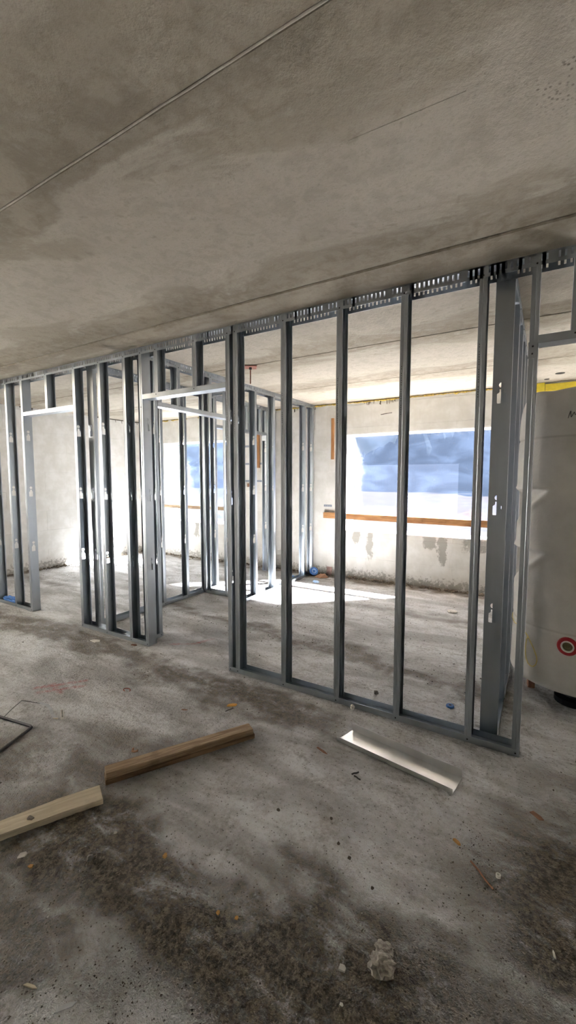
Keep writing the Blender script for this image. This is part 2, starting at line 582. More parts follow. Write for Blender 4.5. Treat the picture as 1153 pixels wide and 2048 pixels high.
gx = grid_lines(XL - WT, -3.1, 0.9, XR + WT, 0.016, 0.06)
gy = grid_lines(YF - WT, -2.2, 0.3, YB + WT, 0.016, 0.06)
fv, fdirt, fpaint = [], [], []
for yy in gy:
    for xx in gx:
        m = dirt_at(xx, yy)
        pv = 0.0
        if -3.2 < xx < -2.5 and -1.1 < yy < 0.6:
            for (p0, q0, p1, q1) in PAINT:
                t = min(1, max(0, ((xx - p0) * (p1 - p0) + (yy - q0) * (q1 - q0)) / ((p1 - p0) ** 2 + (q1 - q0) ** 2)))
                pv = max(pv, 1 - sstep(0.008, 0.030, math.hypot(xx - p0 - t * (p1 - p0), yy - q0 - t * (q1 - q0))))
        inner = XL < xx < XR and YF < yy < YB
        z = 0.0045 * m * max(0.0, 0.5 + mnoise.fractal((xx * 22, yy * 22, 1.0), 0.5, 2.0, 3)) if inner else 0.0
        fv.append((xx, yy, z))
        fdirt.append(m)
        fpaint.append(pv)
NX, NY = len(gx), len(gy)
ff = [(j * NX + i, j * NX + i + 1, (j + 1) * NX + i + 1, (j + 1) * NX + i) for j in range(NY - 1) for i in range(NX - 1)]
nb = len(fv)
fv += [(gx[0], gy[0], -0.3), (gx[-1], gy[0], -0.3), (gx[-1], gy[-1], -0.3), (gx[0], gy[-1], -0.3)]
fdirt += [0] * 4
fpaint += [0] * 4
ff += [(nb, nb + 3, nb + 2, nb + 1),
       tuple([nb, nb + 1] + [i for i in range(NX - 1, -1, -1)]),
       tuple([nb + 2, nb + 3] + [(NY - 1) * NX + i for i in range(NX)]),
       tuple([nb + 1, nb + 2] + [j * NX + NX - 1 for j in range(NY - 1, -1, -1)]),
       tuple([nb + 3, nb] + [j * NX for j in range(NY)])]
fme = bpy.data.meshes.new('floor')
fme.from_pydata(fv, [], ff)
for nm_, vals in (('dirt', fdirt), ('paint', fpaint)):
    at = fme.attributes.new(nm_, 'FLOAT', 'POINT')
    at.data.foreach_set('value', vals)
fme.polygons.foreach_set('use_smooth', [True] * (len(ff) - 5) + [False] * 5)
fme.materials.append(M['floor'])
tag(obj('floor', fme, None), 'dirty bare concrete floor with dark tyre tracks', kind='structure')

# ceiling: precast slabs lying side by side with open joints, an added fill-light opening at the left
bm = bmesh.new()
xa, xb, ya, yb = XL - WT, XR + WT, YF - WT, YB + WT
for (p0, p1, q0, q1) in ((xa, xb, ya, FILL_HATCH[2]), (xa, xb, FILL_HATCH[3], yb), (xa, FILL_HATCH[0], FILL_HATCH[2], FILL_HATCH[3]), (FILL_HATCH[1], xb, FILL_HATCH[2], FILL_HATCH[3])):
    box(bm, p0, p1, q0, q1, H + 0.03, H + 0.28)
ceiling = tag(obj('ceiling', bm, 'ceiling'), 'rough concrete ceiling made of precast slabs', kind='structure')
joints = [YF - WT, -4.08, -2.81, -1.54, -0.272, 0.962, 2.20, YB + WT]
drops = [0.002, 0.0, 0.013, 0.0, 0.002, 0.001, 0.0]


def slab_piece(x0, x1, y0, y1, z0):
    c = 0.006
    bm = bmesh.new()
    prof = [(y0, H + 0.03), (y0, z0 + c), (y0 + c, z0), (y1 - c, z0), (y1, z0 + c), (y1, H + 0.03)]
    A = [bm.verts.new((x0, y, z)) for y, z in prof]
    B = [bm.verts.new((x1, y, z)) for y, z in prof]
    k = len(prof)
    for j in range(k):
        bm.faces.new((A[j], A[(j + 1) % k], B[(j + 1) % k], B[j]))
    bm.faces.new(A[::-1])
    bm.faces.new(B)
    obj('slab', bm, 'ceiling', ceiling)


for i in range(len(joints) - 1):
    g = 0.0065
    y0, y1 = joints[i] + g, joints[i + 1] - g
    z0 = H - drops[i]
    if y0 < FILL_HATCH[2] and FILL_HATCH[3] < y1:
        slab_piece(xa, FILL_HATCH[0], y0, y1, z0)
        slab_piece(FILL_HATCH[1], xb, y0, y1, z0)
        slab_piece(FILL_HATCH[0], FILL_HATCH[1], FILL_HATCH[3], y1, z0)
        slab_piece(FILL_HATCH[0], FILL_HATCH[1], y0, FILL_HATCH[2], z0)
    else:
        slab_piece(xa, xb, y0, y1, z0)
# pale bead added along the near joint, painting its bright edge line
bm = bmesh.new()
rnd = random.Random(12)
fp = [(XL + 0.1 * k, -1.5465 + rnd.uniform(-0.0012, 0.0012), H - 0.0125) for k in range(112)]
obj('seam_highlight_bead', tube(bm, fp, 0.0034, 6), 'seam_highlight', ceiling, smooth=True)
# thin cast ridge on the near slab
obj('cast_ridge', tube(bmesh.new(), [(-0.60, -1.128, H), (-0.42, -1.124, H - 0.001), (-0.24, -1.120, H)], 0.0012, 6), 'ceiling', ceiling)
# dark discs painting the shade of round spotlight recesses
for (x, y, r) in ((0.085, 2.91, 0.045), (-0.035, 3.16, 0.026)):
    bm = bmesh.new()
    lathe(bm, [(r, 0.0), (r, -0.002), (r * 0.9, -0.003), (r * 0.86, -0.001)], 24)
    o = obj('recess_shade_disc', bm, 'dark', ceiling, (x, y, H))


def icf_wall(name, label, axis, pos, a0, a1, holes, normal_sign, holes_core=None, depth=WT, gap_top=0.0):
    """core wall (one mesh, with window holes) + staggered white foam blocks as its facing"""
    def P(a, d, z):
        return (a, pos + normal_sign * d, z) if axis == 'x' else (pos + normal_sign * d, a, z)

    def abox(bm, u0, u1, d0, d1, z0, z1):
        p, q = P(u0, d0, z0), P(u1, d1, z1)
        box(bm, min(p[0], q[0]), max(p[0], q[0]), min(p[1], q[1]), max(p[1], q[1]), z0, z1)
    bm = bmesh.new()
    us = sorted({a0, a1} | {h[0] for h in holes} | {h[1] for h in holes})
    for u0, u1 in zip(us, us[1:]):
        hh = [h for h in holes if h[0] <= u0 + 1e-6 and h[1] >= u1 - 1e-6]
        if hh:
            abox(bm, u0, u1, 0.03, depth, 0, hh[0][2])
            abox(bm, u0, u1, 0.03, depth, hh[0][3], H + 0.03)
        else:
            abox(bm, u0, u1, 0.03, depth, 0, H + 0.03)
    wall = tag(obj(name, bm, 'icf'), label, kind='structure')
    rowh, L, g = 0.3185, 1.20, 0.0004
    r = 0
    z = 0.0
    while z < H - 0.02:
        z1 = min(z + rowh, H - gap_top)
        u = a0 - (0.6 if r % 2 else 0.0)
        while u < a1:
            cells = [(max(u, a0), min(u + L, a1), z, z1)]
            for h in holes:
                nxt = []
                for (p0, p1, q0, q1) in cells:
                    if p1 <= h[0] or p0 >= h[1] or q1 <= h[2] or q0 >= h[3]:
                        nxt.append((p0, p1, q0, q1))
                        continue
                    if p0 < h[0]:
                        nxt.append((p0, h[0], q0, q1))
                    if p1 > h[1]:
                        nxt.append((h[1], p1, q0, q1))
                    m0, m1 = max(p0, h[0]), min(p1, h[1])
                    if q0 < h[2]:
                        nxt.append((m0, m1, q0, h[2]))
                    if q1 > h[3]:
                        nxt.append((m0, m1, h[3], q1))
                cells = nxt
            for (p0, p1, q0, q1) in cells:
                if p1 - p0 < 0.03 or q1 - q0 < 0.015:
                    continue
                bm = bmesh.new()
                pr = random.uniform(-0.0006, 0.0006)
                b = 0.0011
                f = [P(p0 + g + b, pr, q0 + g + b), P(p1 - g - b, pr, q0 + g + b), P(p1 - g - b, pr, q1 - g - b), P(p0 + g + b, pr, q1 - g - b)]
                m = [P(p0 + g, pr + b, q0 + g), P(p1 - g, pr + b, q0 + g), P(p1 - g, pr + b, q1 - g), P(p0 + g, pr + b, q1 - g)]
                k = [P(p0 + g, 0.03, q0 + g), P(p1 - g, 0.03, q0 + g), P(p1 - g, 0.03, q1 - g), P(p0 + g, 0.03, q1 - g)]
                F, Mv, K = [[bm.verts.new(c) for c in s] for s in (f, m, k)]
                bm.faces.new(F)
                for j in range(4):
                    bm.faces.new((F[j], F[(j + 1) % 4], Mv[(j + 1) % 4], Mv[j]))
                    bm.faces.new((Mv[j], Mv[(j + 1) % 4], K[(j + 1) % 4], K[j]))
                obj('block', bm, 'icf_stained' if axis == 'x' and q1 < 0.75 else 'icf', wall)
            u += L
        z += rowh
        r += 1
    return wall


icf_wall('wall_back', 'white foam block wall with the plastic covered windows', 'x', YB, XL, XR, [WIN_A, WIN_B, FILL_WIN_C], 1)
icf_wall('wall_left', 'white foam block wall closing the room at the left', 'y', XL, YF, YB + WT, [], -1)


def plain_wall(name, label, x0, x1, y0, y1, hole=None):
    bm = bmesh.new()
    if hole:
        box(bm, x0, hole[0], y0, y1, 0, H + 0.03)
        box(bm, hole[1], x1, y0, y1, 0, H + 0.03)
        box(bm, hole[0], hole[1], y0, y1, 0, hole[2])
        box(bm, hole[0], hole[1], y0, y1, hole[3], H + 0.03)
    else:
        box(bm, x0, x1, y0, y1, 0, H + 0.03)
    tag(obj(name, bm, 'icf'), label, kind='structure')


plain_wall('wall_rear', 'white foam block wall behind the viewer', XL - WT, XR + WT, YF - WT, YF, FILL_WIN_REAR)
plain_wall('wall_right', 'white foam block wall at the far right', XR, XR + WT, YF, YB + WT)


# window openings: white lined reveals closed on the outside with plastic film
def film_mesh(x0, x1, z0, z1, y, amp=0.012, nx=28, nz=18, seed=1):
    rnd = random.Random(seed)
    ph = [rnd.uniform(0, 6.28) for _ in range(6)]
    bm = bmesh.new()
    V = []
    for i in range(nx + 1):
        row = []
        for j in range(nz + 1):
            u, v = i / nx, j / nz
            e = min(u, 1 - u, v, 1 - v) * 6
            e = min(1, e)
            w = (math.sin(u * 9 + ph[0] + v * 3) + math.sin(v * 7 + ph[1] - u * 5) + 0.6 * math.sin(u * 23 + v * 11 + ph[2])) * amp * 0.4 * e
            row.append(bm.verts.new((x0 + (x1 - x0) * u, y + w, z0 + (z1 - z0) * v)))
        V.append(row)
    for i in range(nx):
        for j in range(nz):
            bm.faces.new((V[i][j], V[i + 1][j], V[i + 1][j + 1], V[i][j + 1]))
    return bm


def window(k, wv, label, film2=None, film='film'):
    x0, x1, z0, z1 = wv
    bm = bmesh.new()
    t = 0.012
    y0, y1 = YB + 0.004, YB + WT
    box(bm, x0 + 0.0005, x0 + t, y0, y1, z0 + t, z1 - t)
    box(bm, x1 - t, x1 - 0.0005, y0, y1, z0 + t, z1 - t)
    box(bm, x0, x1, y0, y1, z1 - t, z1 - 0.0005)
    box(bm, x0, x1, y0, y1, z0 + 0.0005, z0 + t)
    w = tag(obj('window_%d' % k, bm, 'outer_white'), label, kind='structure')
    f = obj('pane', film_mesh(x0 - 0.02, x1 + 0.02, z0 - 0.02, z1 + 0.02, YB + WT + 0.012, seed=k), film, w, smooth=True)
    f['label'] = 'clear plastic film stretched over the opening'
    if film2:
        f = obj('overlay_sheet', film_mesh(*film2, YB + WT - 0.03, amp=0.010, seed=k + 9), 'film2', w, smooth=True)
        f['label'] = 'second milky sheet hanging inside the film'
    return w


window(1, WIN_A, 'left window opening covered with plastic film', (-6.2, -4.75, 0.70, 1.72), 'film_thick')
window(2, WIN_B, 'wide window opening covered with plastic film behind the big stud frame', (-2.52, -1.02, 0.72, 1.69))
window(3, FILL_WIN_C, 'added unseen window opening covered with plastic film beyond the tank')

# yellow mounting foam squeezed out along the ceiling joint of the window wall
bm = bmesh.new()
rnd = random.Random(3)
x = XL + 0.05
while x < -0.25:
    L = rnd.uniform(0.04, 0.14)
    if rnd.random() < 0.86 or x > -2.9:
        r = rnd.uniform(0.006, 0.015)
        n0 = len(bm.verts)
        tube(bm, [(x, YB - 0.002, H - 0.010), (x + L * 0.5, YB - r * 0.5, H - 0.012 - r * rnd.uniform(0, 0.8)), (x + L, YB - 0.002, H - 0.010)], r, 6)
    x += L * 0.9
tag(obj('mounting_foam', bm, 'pufoam', smooth=True), 'yellow mounting foam bead along the top of the window wall', 'foam', kind='stuff')

# dark drips hanging from the joint
bm = bmesh.new()
for xc in (-5.9, -5.2, -2.05, -2.15, -2.25, -1.9, -1.85, -6.6, -3.5, -3.4):
    for k in range(3):
        xx = xc + rnd.uniform(-0.05, 0.05)
        tube(bm, [(xx, YB - 0.003, H - 0.02), (xx + rnd.uniform(-.012, .012), YB - 0.004, H - rnd.uniform(0.035, 0.08))], rnd.uniform(0.002, 0.006), 5)
tag(obj('dark_drips', bm, 'grit'), 'dark drips hanging from the ceiling joint of the window wall', 'drips', kind='stuff')
bm = bmesh.new()
for (y0, y1) in ((2.0, 2.12), (2.35, 3.3), (1.05, 1.25)):
    tube(bm, [(XL + 0.002, y0, H - 0.006), (XL + 0.004, (y0 + y1) / 2, H - 0.008), (XL + 0.002, y1, H - 0.006)], 0.009, 6)
    for k in range(5):
        yy = rnd.uniform(y0, y1)
        tube(bm, [(XL + 0.003, yy, H - 0.01), (XL + 0.004, yy + 0.01, H - rnd.uniform(0.03, 0.08))], 0.004, 5)
tag(obj('dark_joint', bm, 'grit'), 'dark open joint and drips at the top of the left wall', 'joint', kind='stuff')

# ================================================================== steel stud frames
D = 0.090            # stud depth = wall depth
FL = 0.038           # flange width
T = 0.0011
HOLE_Z = (0.78, 1.39, 2.00)


def hole_loops(cz, D):
    """round hole with a bottle shaped slot below: the knock-outs of the studs"""
    m = D / 2
    c = [(m + 0.0145 * math.cos(2 * math.pi * k / 14), cz + 0.0145 * math.sin(2 * math.pi * k / 14)) for k in range(14)]
    zt = cz - 0.022
    b = [(m - 0.010, zt), (m + 0.010, zt), (m + 0.011, zt - 0.016), (m + 0.022, zt - 0.024),
         (m + 0.022, zt - 0.070), (m + 0.020, zt - 0.075), (m - 0.020, zt - 0.075), (m - 0.022, zt - 0.070),
         (m - 0.022, zt - 0.024), (m - 0.011, zt - 0.016)]
    return c, b


def stud_mesh(name, z0, z1, holes=True, D=D, FL=FL, lip=0.007):
    bm = bmesh.new()
    # web with real openings, in horizontal tiles
    cuts = [z0]
    hz = [h for h in HOLE_Z if holes and h - 0.13 > z0 and h + 0.05 < z1]
    zz = z0
    for h in hz:
        lo, hi = h - 0.12, h + 0.04
        quadface(bm, [(0, 0, zz), (0, D, zz), (0, D, lo), (0, 0, lo)])
        outer = [(0.0, lo), (D, lo), (D, hi), (0.0, hi)]
        loops = [outer] + list(hole_loops(h, D))
        pts = [p for l in loops for p in l]
        tris = tessellate_polygon([[Vector((p[0], p[1], 0)) for p in l] for l in loops])
        vs = [bm.verts.new((0, p[0], p[1])) for p in pts]
        for t in tris:
            try:
                bm.faces.new([vs[i] for i in t])
            except ValueError:
                pass
        zz = hi
    quadface(bm, [(0, 0, zz), (0, D, zz), (0, D, z1), (0, 0, z1)])
    # flanges with a rolled centre groove, and lips
    for y, s in ((0.0, 1), (D, -1)):
        pr = [(0, y), (FL * 0.40, y), (FL * 0.47, y + s * 0.0016), (FL * 0.54, y), (FL, y), (FL, y + s * lip)]
        for (xa, ya), (xb, yb) in zip(pr, pr[1:]):
            quadface(bm, [(xa, ya, z0), (xb, yb, z0), (xb, yb, z1), (xa, ya, z1)])
    solid(bm, T)
    me = bpy.data.meshes.new(name)
    bm.to_mesh(me)
    bm.free()
    me.materials.append(M['galv'])
    return me


def screw_mesh():
    bm = bmesh.new()
    lathe(bm, [(0.0045, 0.0), (0.0045, 0.0012), (0.0022, 0.0024)], 10)
    me = bpy.data.meshes.new('screw')
    bm.to_mesh(me)
    bm.free()
    me.materials.append(M['screw'])
    return me


SCREW = screw_mesh()
STUD_FULL = stud_mesh('stud', 0.002, H - 0.012)
STUD_SHORT = stud_mesh('short_stud', 2.175, H - 0.012, holes=False)


def screw(parent, loc, rot):
    return obj('screw', SCREW, None, parent, loc, rot)


def stud(frame, x, y, rot=0.0, short=False, name=None, screws=True):
    """rot 0: open to +x; -90: open to -y; +90: open to +y"""
    b = frame.location
    o = obj(name or ('cripple_stud' if short else 'stud'), STUD_SHORT if short else STUD_FULL, None, frame,
            (x - b.x, y - b.y, 0), (0, 0, math.radians(rot)))
    if screws:
        zs = (2.19, H - 0.05) if short else (0.019, H - 0.05)
        for z in zs:
            screw(o, (FL * 0.47, -0.0024, z), (math.pi / 2, 0, 0))
            if rot:
                screw(o, (FL * 0.47, D + 0.0024, z), (-math.pi / 2, 0, 0))
    return o


def track(frame, name, axis, u0, u1, v0, z, up, fh, slots=False, D=D, mat='galv'):
    """U track along axis; v0 = lower face coordinate across; flanges go up (+) or down (-)"""
    b = frame.location
    bm = bmesh.new()
    e = 0.0016
    va, vb = v0 - e, v0 + D + e

    def P(u, v, zz):
        return (u - b.x, v - b.y, zz) if axis == 'x' else (v - b.x, u - b.y, zz)
    quadface(bm, [P(u0, va, z), P(u1, va, z), P(u1, vb, z), P(u0, vb, z)])
    for v in (va, vb):
        if not slots:
            quadface(bm, [P(u0, v, z), P(u1, v, z), P(u1, v, z + up * fh), P(u0, v, z + up * fh)])
            continue
        pitch, w = 0.0255, 0.0095
        za, zb, zc = z + up * 0.011, z + up * 0.041, z + up * fh
        u = u0
        k = 0
        while u < u1 - 1e-6:
            ue = min(u + pitch, u1)
            us = max(u, ue - w)
            quadface(bm, [P(u, v, z), P(us, v, z), P(us, v, zc), P(u, v, zc)])
            if ue - us > 1e-5:
                if k % 16 == 15:
                    quadface(bm, [P(us, v, z), P(ue, v, z), P(ue, v, zc), P(us, v, zc)])
                else:
                    quadface(bm, [P(us, v, z), P(ue, v, z), P(ue, v, za), P(us, v, za)])
                    quadface(bm, [P(us, v, zb), P(ue, v, zb), P(ue, v, zc), P(us, v, zc)])
            u = ue
            k += 1
    solid(bm, T)
    return obj(name, bm, mat, frame)


def header(frame, axis, u0, u1, v0, z=2.165, fh=0.040):
    """lintel track with bent end tabs, flanges up"""
    b = frame.location
    h = track(frame, 'header', axis, u0, u1, v0, z, 1, fh)
    for u, s_ in ((u0, 1), (u1, -1)):          # end tabs folded down against the jambs
        bm = bmesh.new()
        a0, a1 = sorted((u + s_ * 0.0004, u + s_ * 0.0016))
        if axis == 'x':
            box(bm, a0 - b.x, a1 - b.x, v0 - b.y, v0 + D - b.y, z - 0.085, z - 0.0015)
        else:
            box(bm, v0 - b.x, v0 + D - b.x, a0 - b.y, a1 - b.y, z - 0.085, z - 0.0015)
        obj('end_tab', bm, 'galv', h)
    return h


FT, FB = 0.060, 0.038      # flange heights of the top and bottom tracks

# ---- long frame across the picture
mw = thing('stud_wall', 'long galvanised steel stud wall frame running across the whole room', 'stud wall', (-2.5, 0, 0))
track(mw, 'top_track', 'x', XL, -2.46, 0, H - 0.0015, -1, FT, True)
track(mw, 'top_track', 'x', -2.455, 0.98, 0, H - 0.0015, -1, FT, True)
for (a, b_) in ((XL, -4.872), (-3.952, -2.962), (-2.052, -0.062)):
    track(mw, 'bottom_track', 'x', a, b_, 0, 0.0015, 1, FB)
for x in (-6.83, -6.43, -6.03, -5.63, -5.235, -3.952, -3.565, -3.215, -2.052, -1.982, -1.570, -1.157, -0.752, -0.338, 0.860):
    stud(mw, x, 0)
for x in (-4.43, -2.81, -2.385, 0.075, 0.48):
    stud(mw, x, 0, short=True)
for x in (-4.866, -2.961, -0.0605):
    o = stud(mw, x, D, 180, screws=False, name='jamb_stud')
    for z in (0.019, 2.10, H - 0.05):
        screw(o, (FL * 0.47, D + 0.0024, z), (-math.pi / 2, 0, 0))
for (a, b_) in ((-4.866, -3.953), (-2.961, -2.053), (-0.060, 0.859)):
    header(mw, 'x', a, b_, 0)
# bracket plate with two screws where the right header meets its post
bm = boxm(-0.020, 0.020, -0.0022, 0.0, -0.04, 0.04)
br = obj('bracket', bm, 'galv', mw, (-0.082 + 2.5, -0.0035, 2.135))
screw(br, (0.0, -0.0024, 0.018), (math.pi / 2, 0, 0))
screw(br, (-0.001, -0.0024, -0.018), (math.pi / 2, 0, 0))
# printed stamps on the webs and flanges
def stamp(frame, pts, w, h, normal):
    b = frame.location
    bm = bmesh.new()
    for (x, y, z) in pts:
        x, y = x - b.x, y - b.y
        if normal == 'x':
            box(bm, x, x + 0.0004, y - w / 2, y + w / 2, z - h / 2, z + h / 2)
        else:
            box(bm, x - w / 2, x + w / 2, y - 0.0004, y, z - h / 2, z + h / 2)
    o = obj('printed_mark', bm, 'ink', frame)
    o['label'] = 'small illegible black print'
for xw in (-4.8655, -2.9605):
    pts = []
    for r_, z in enumerate((1.725, 1.690)):
        for k in range(5 - r_):
            pts.append((xw, 0.026 + k * 0.010, z + (0.004 if k % 2 else 0)))
    stamp(mw, pts, 0.005, 0.008, 'x')
for xs, z0 in ((-0.338, 1.93), (-0.752, 1.87), (-1.157, 1.85), (-1.57, 1.8), (-2.052, 1.80), (-1.982, 1.80)):
    stamp(mw, [(xs + 0.010, -0.0003, z0 + k * 0.013) for k in range(22) if k % 7 != 5], 0.0028, 0.006, 'y')

# ---- frame running back beside the open doorway (P1)
p1 = thing('stud_wall', 'steel stud frame running back to the window wall right beside the open doorway', 'stud wall', (-3.09, 1.7, 0))
X1 = -3.142
track(p1, 'top_track', 'y', 0.0945, YB - 0.002, X1, H - 0.0015, -1, FT, True)
track(p1, 'bottom_track', 'y', 0.0945, 0.245, X1, 0.0015, 1, FB)
track(p1, 'bottom_track', 'y', 1.50, YB - 0.002, X1, 0.0015, 1, FB)
for y in (0.142, 0.243, 1.545, 1.800, 2.215, 2.635, 3.045, 3.295):
    stud(p1, X1, y, -90)
for y in (0.530, 0.985):
    stud(p1, X1, y, -90, short=True)
header(p1, 'y', 0.245, 1.506, X1, 2.150)

# ---- frame of the closet side further left (P2), with a doorway at its far end
p2 = thing('stud_wall', 'steel stud frame further left seen through the doorway, forming a closet side', 'stud wall', (-3.82, 1.7, 0))
X2 = -3.870
track(p2, 'top_track', 'y', 0.0945, YB - 0.002, X2, H - 0.0015, -1, FT, True)
track(p2, 'bottom_track', 'y', 0.0945, 1.90, X2, 0.0015, 1, FB)
track(p2, 'bottom_track', 'y', 3.08, YB - 0.002, X2, 0.0015, 1, FB)
stud(p2, X2 + D, 0.100, 90)
for y in (0.56, 0.965, 1.345, 1.700, 1.905, 3.125, 3.345):
    stud(p2, X2, y, -90)
for y in (2.36, 2.63, 2.965):
    stud(p2, X2, y, -90, short=True)
header(p2, 'y', 1.906, 3.086, X2, 2.165)

# ---- short cross frame closing the closet (P3)
p3 = thing('stud_wall', 'short steel stud frame closing the back of the closet', 'stud wall', (-3.46, 1.66, 0))
track(p3, 'top_track', 'x', X2 + D + 0.004, X1 - 0.003, 1.612, H - 0.0015, -1, FT, True)
track(p3, 'bottom_track', 'x', X2 + D + 0.004, X1 - 0.003, 1.612, 0.0015, 1, FB)
for x in (X2 + D + 0.006, -3.43, -3.195):
    stud(p3, x, 1.612)

# ---- frame running back at the right in front of the tank (P5)
p5 = thing('stud_wall', 'steel stud frame running back to the window wall beside the grey tank', 'stud wall', (-0.22, 1.7, 0))
X5 = -0.268
track(p5, 'top_track', 'y', 0.0945, YB - 0.002, X5, H - 0.0015, -1, FT, True)
track(p5, 'bottom_track', 'y', 0.0945, YB - 0.002, X5, 0.0015, 1, FB)
stud(p5, X5 + D, 0.105, 90)
for y in (0.62, 1.05, 1.48, 1.91, 2.34, 2.77, 3.20):
    stud(p5, X5, y, -90)

# ================================================================== storage tank
TC = (0.230, 1.012)
TR = 0.400
tk = thing('storage_tank', 'tall round tank wrapped in a grey white fleece cover', 'tank', (TC[0], TC[1], 0))


def tank_r(th, z):
    """th in degrees from the side facing the room (-y), negative = left"""
    r = TR
    for z0 in (1.415, 1.015):
        # pinched triangular fold on the left front
        u = (-th - 29.0) / 46.0               # 0 at the right tip, 1 at the left
        v = (z0 - z) / 0.235                  # 0 at the top edge, 1 at the lowest point
        if -0.35 < u < 1.7 and -0.5 < v < 1.4:
            def sst(e0, e1, q):
                q = min(1, max(0, (q - e0) / (e1 - e0)))
                return q * q * (3 - 2 * q)
            fade = 1 - sst(1.1, 1.6, u)
            inside = sst(-0.04, 0.10, v) * sst(-0.03, 0.30, u - v)       # hollow between top edge and slanting ridge
            ridge = math.exp(-((u - v + 0.02) / 0.10) ** 2) * sst(-0.1, 0.1, v) * (1 - sst(0.85, 1.15, v))
            lip_ = math.exp(-((v + 0.05) / 0.07) ** 2) * sst(-0.12, 0.05, u)
            r += (-0.034 * inside + 0.012 * ridge + 0.010 * lip_) * fade
    r += 0.0025 * math.sin(th * 0.11 + z * 3) + 0.0018 * math.sin(z * 9 + th * 0.07)
    for zs in (0.52, 1.757):
        r -= 0.006 * math.exp(-((z - zs) / 0.010) ** 2)
    return r


bm = bmesh.new()
NA = 150
zs = [0.128, 0.124, 0.132, 0.15] + [0.165 + i * (1.86 - 0.165) / 130 for i in range(131)]
rings = []
for iz, z in enumerate(zs):
    k = {0: 0.55, 1: 0.95, 2: 0.985}.get(iz, 1.0)
    rings.append([(k, z)])
V = []
for (kz,) in rings:
    k, z = kz
    row = []
    for a in range(NA):
        th = 360.0 * a / NA - 180
        r = tank_r(th, z) * k
        row.append(bm.verts.new((r * math.sin(math.radians(th)), -r * math.cos(math.radians(th)), z)))
    V.append(row)
for i in range(7):        # rounded shoulder and lid
    f = (i + 1) / 7
    z = 1.86 + 0.20 * math.sin(f * math.pi / 2)
    k = 1 - 0.10 * (1 - math.cos(f * math.pi / 2)) * 1.6
    row = []
    for a in range(NA):
        th = 360.0 * a / NA - 180
        lump = 0.012 * math.sin(th * 0.09 + 1) * f
        r = (TR - 0.001) * k
        row.append(bm.verts.new((r * math.sin(math.radians(th)), -r * math.cos(math.radians(th)), z + lump)))
    V.append(row)
for A, B in zip(V, V[1:]):
    for a in range(NA):
        bm.faces.new((A[a], A[(a + 1) % NA], B[(a + 1) % NA], B[a]))
bm.faces.new(V[0][::-1])
bm.faces.new(V[-1])
obj('cover', bm, 'fleece', tk, smooth=True)


def on_tank(th, z, off=0.0):
    r = tank_r(th, z) + off
    return Vector((r * math.sin(math.radians(th)), -r * math.cos(math.radians(th)), z))


# red pipe collar with white lining
c = on_tank(-9.8, 0.447, -0.004)
rot = (math.pi / 2, 0, math.radians(-9.8))
bm = bmesh.new()
lathe(bm, [(0.058, -0.012), (0.058, 0.010), (0.054, 0.014), (0.036, 0.014), (0.034, 0.002)], 28)
col = obj('pipe_collar', bm, 'red', tk, c, rot, smooth=False)
col['label'] = 'red rubber pipe collar'
bm = bmesh.new()
lathe(bm, [(0.0345, 0.003), (0.037, 0.016), (0.035, 0.019), (0.029, 0.019), (0.028, 0.0055)], 28)
lin = obj('lining', bm, 'white_plastic', col)
bm = bmesh.new()
lathe(bm, [(0.0275, 0.004), (0.0275, 0.0075), (0.016, 0.0085), (0.012, 0.006)], 24)
obj('pipe_socket', bm, 'brass', col)
# yellow cord: a line round the seam and a hanging loop
cp = [on_tank(th, z, 0.005) for th, z in ((-53, 0.470), (-49, 0.458), (-45, 0.435), (-41.5, 0.402), (-38, 0.365), (-35, 0.322), (-34.4, 0.295),
                                        (-35.5, 0.264), (-38, 0.245), (-41, 0.240), (-44, 0.252), (-46.4, 0.282), (-47.4, 0.325), (-47.2, 0.37), (-46.4, 0.410), (-45.2, 0.428))]
obj('cord', tube(bmesh.new(), cp, 0.0028, 7), 'cord', tk, smooth=True)
cp = [on_tank(th, 0.478 + 0.006 * math.sin(th * 0.3), 0.004) for th in range(-110, -50, 4)]
obj('cord', tube(bmesh.new(), cp, 0.0026, 6), 'cord', tk, smooth=True)
# black scribble on the cover
sc = [(-18.6, 1.862), (-18.0, 1.880), (-17.2, 1.901), (-16.9, 1.906), (-16.7, 1.888), (-16.4, 1.868), (-15.8, 1.872), (-15.0, 1.885), (-14.2, 1.898), (-13.6, 1.880), (-12.6, 1.884), (-11.6, 1.895)]
sp = []
for (a, b_) in zip(sc, sc[1:]):
    for k in range(4):
        f = k / 4
        th, z = a[0] + (b_[0] - a[0]) * f, a[1] + (b_[1] - a[1]) * f
        k2 = 1.0
        if z > 1.86:
            q = math.asin(min(1, (z - 1.86) / 0.20)) / (math.pi / 2)
            k2 = 1 - 0.16 * (1 - math.cos(q * math.pi / 2))
        r = (TR - 0.001) * k2 + 0.0012
        sp.append((r * math.sin(math.radians(th)), -r * math.cos(math.radians(th)), z + 0.012 * math.sin(th * 0.09 + 1) * min(1, max(0, (z - 1.86) / 0.2))))
s = obj('scribble', tube(bmesh.new(), sp, 0.0016, 5), 'ink', tk)
s['label'] = 'black handwritten scribble'
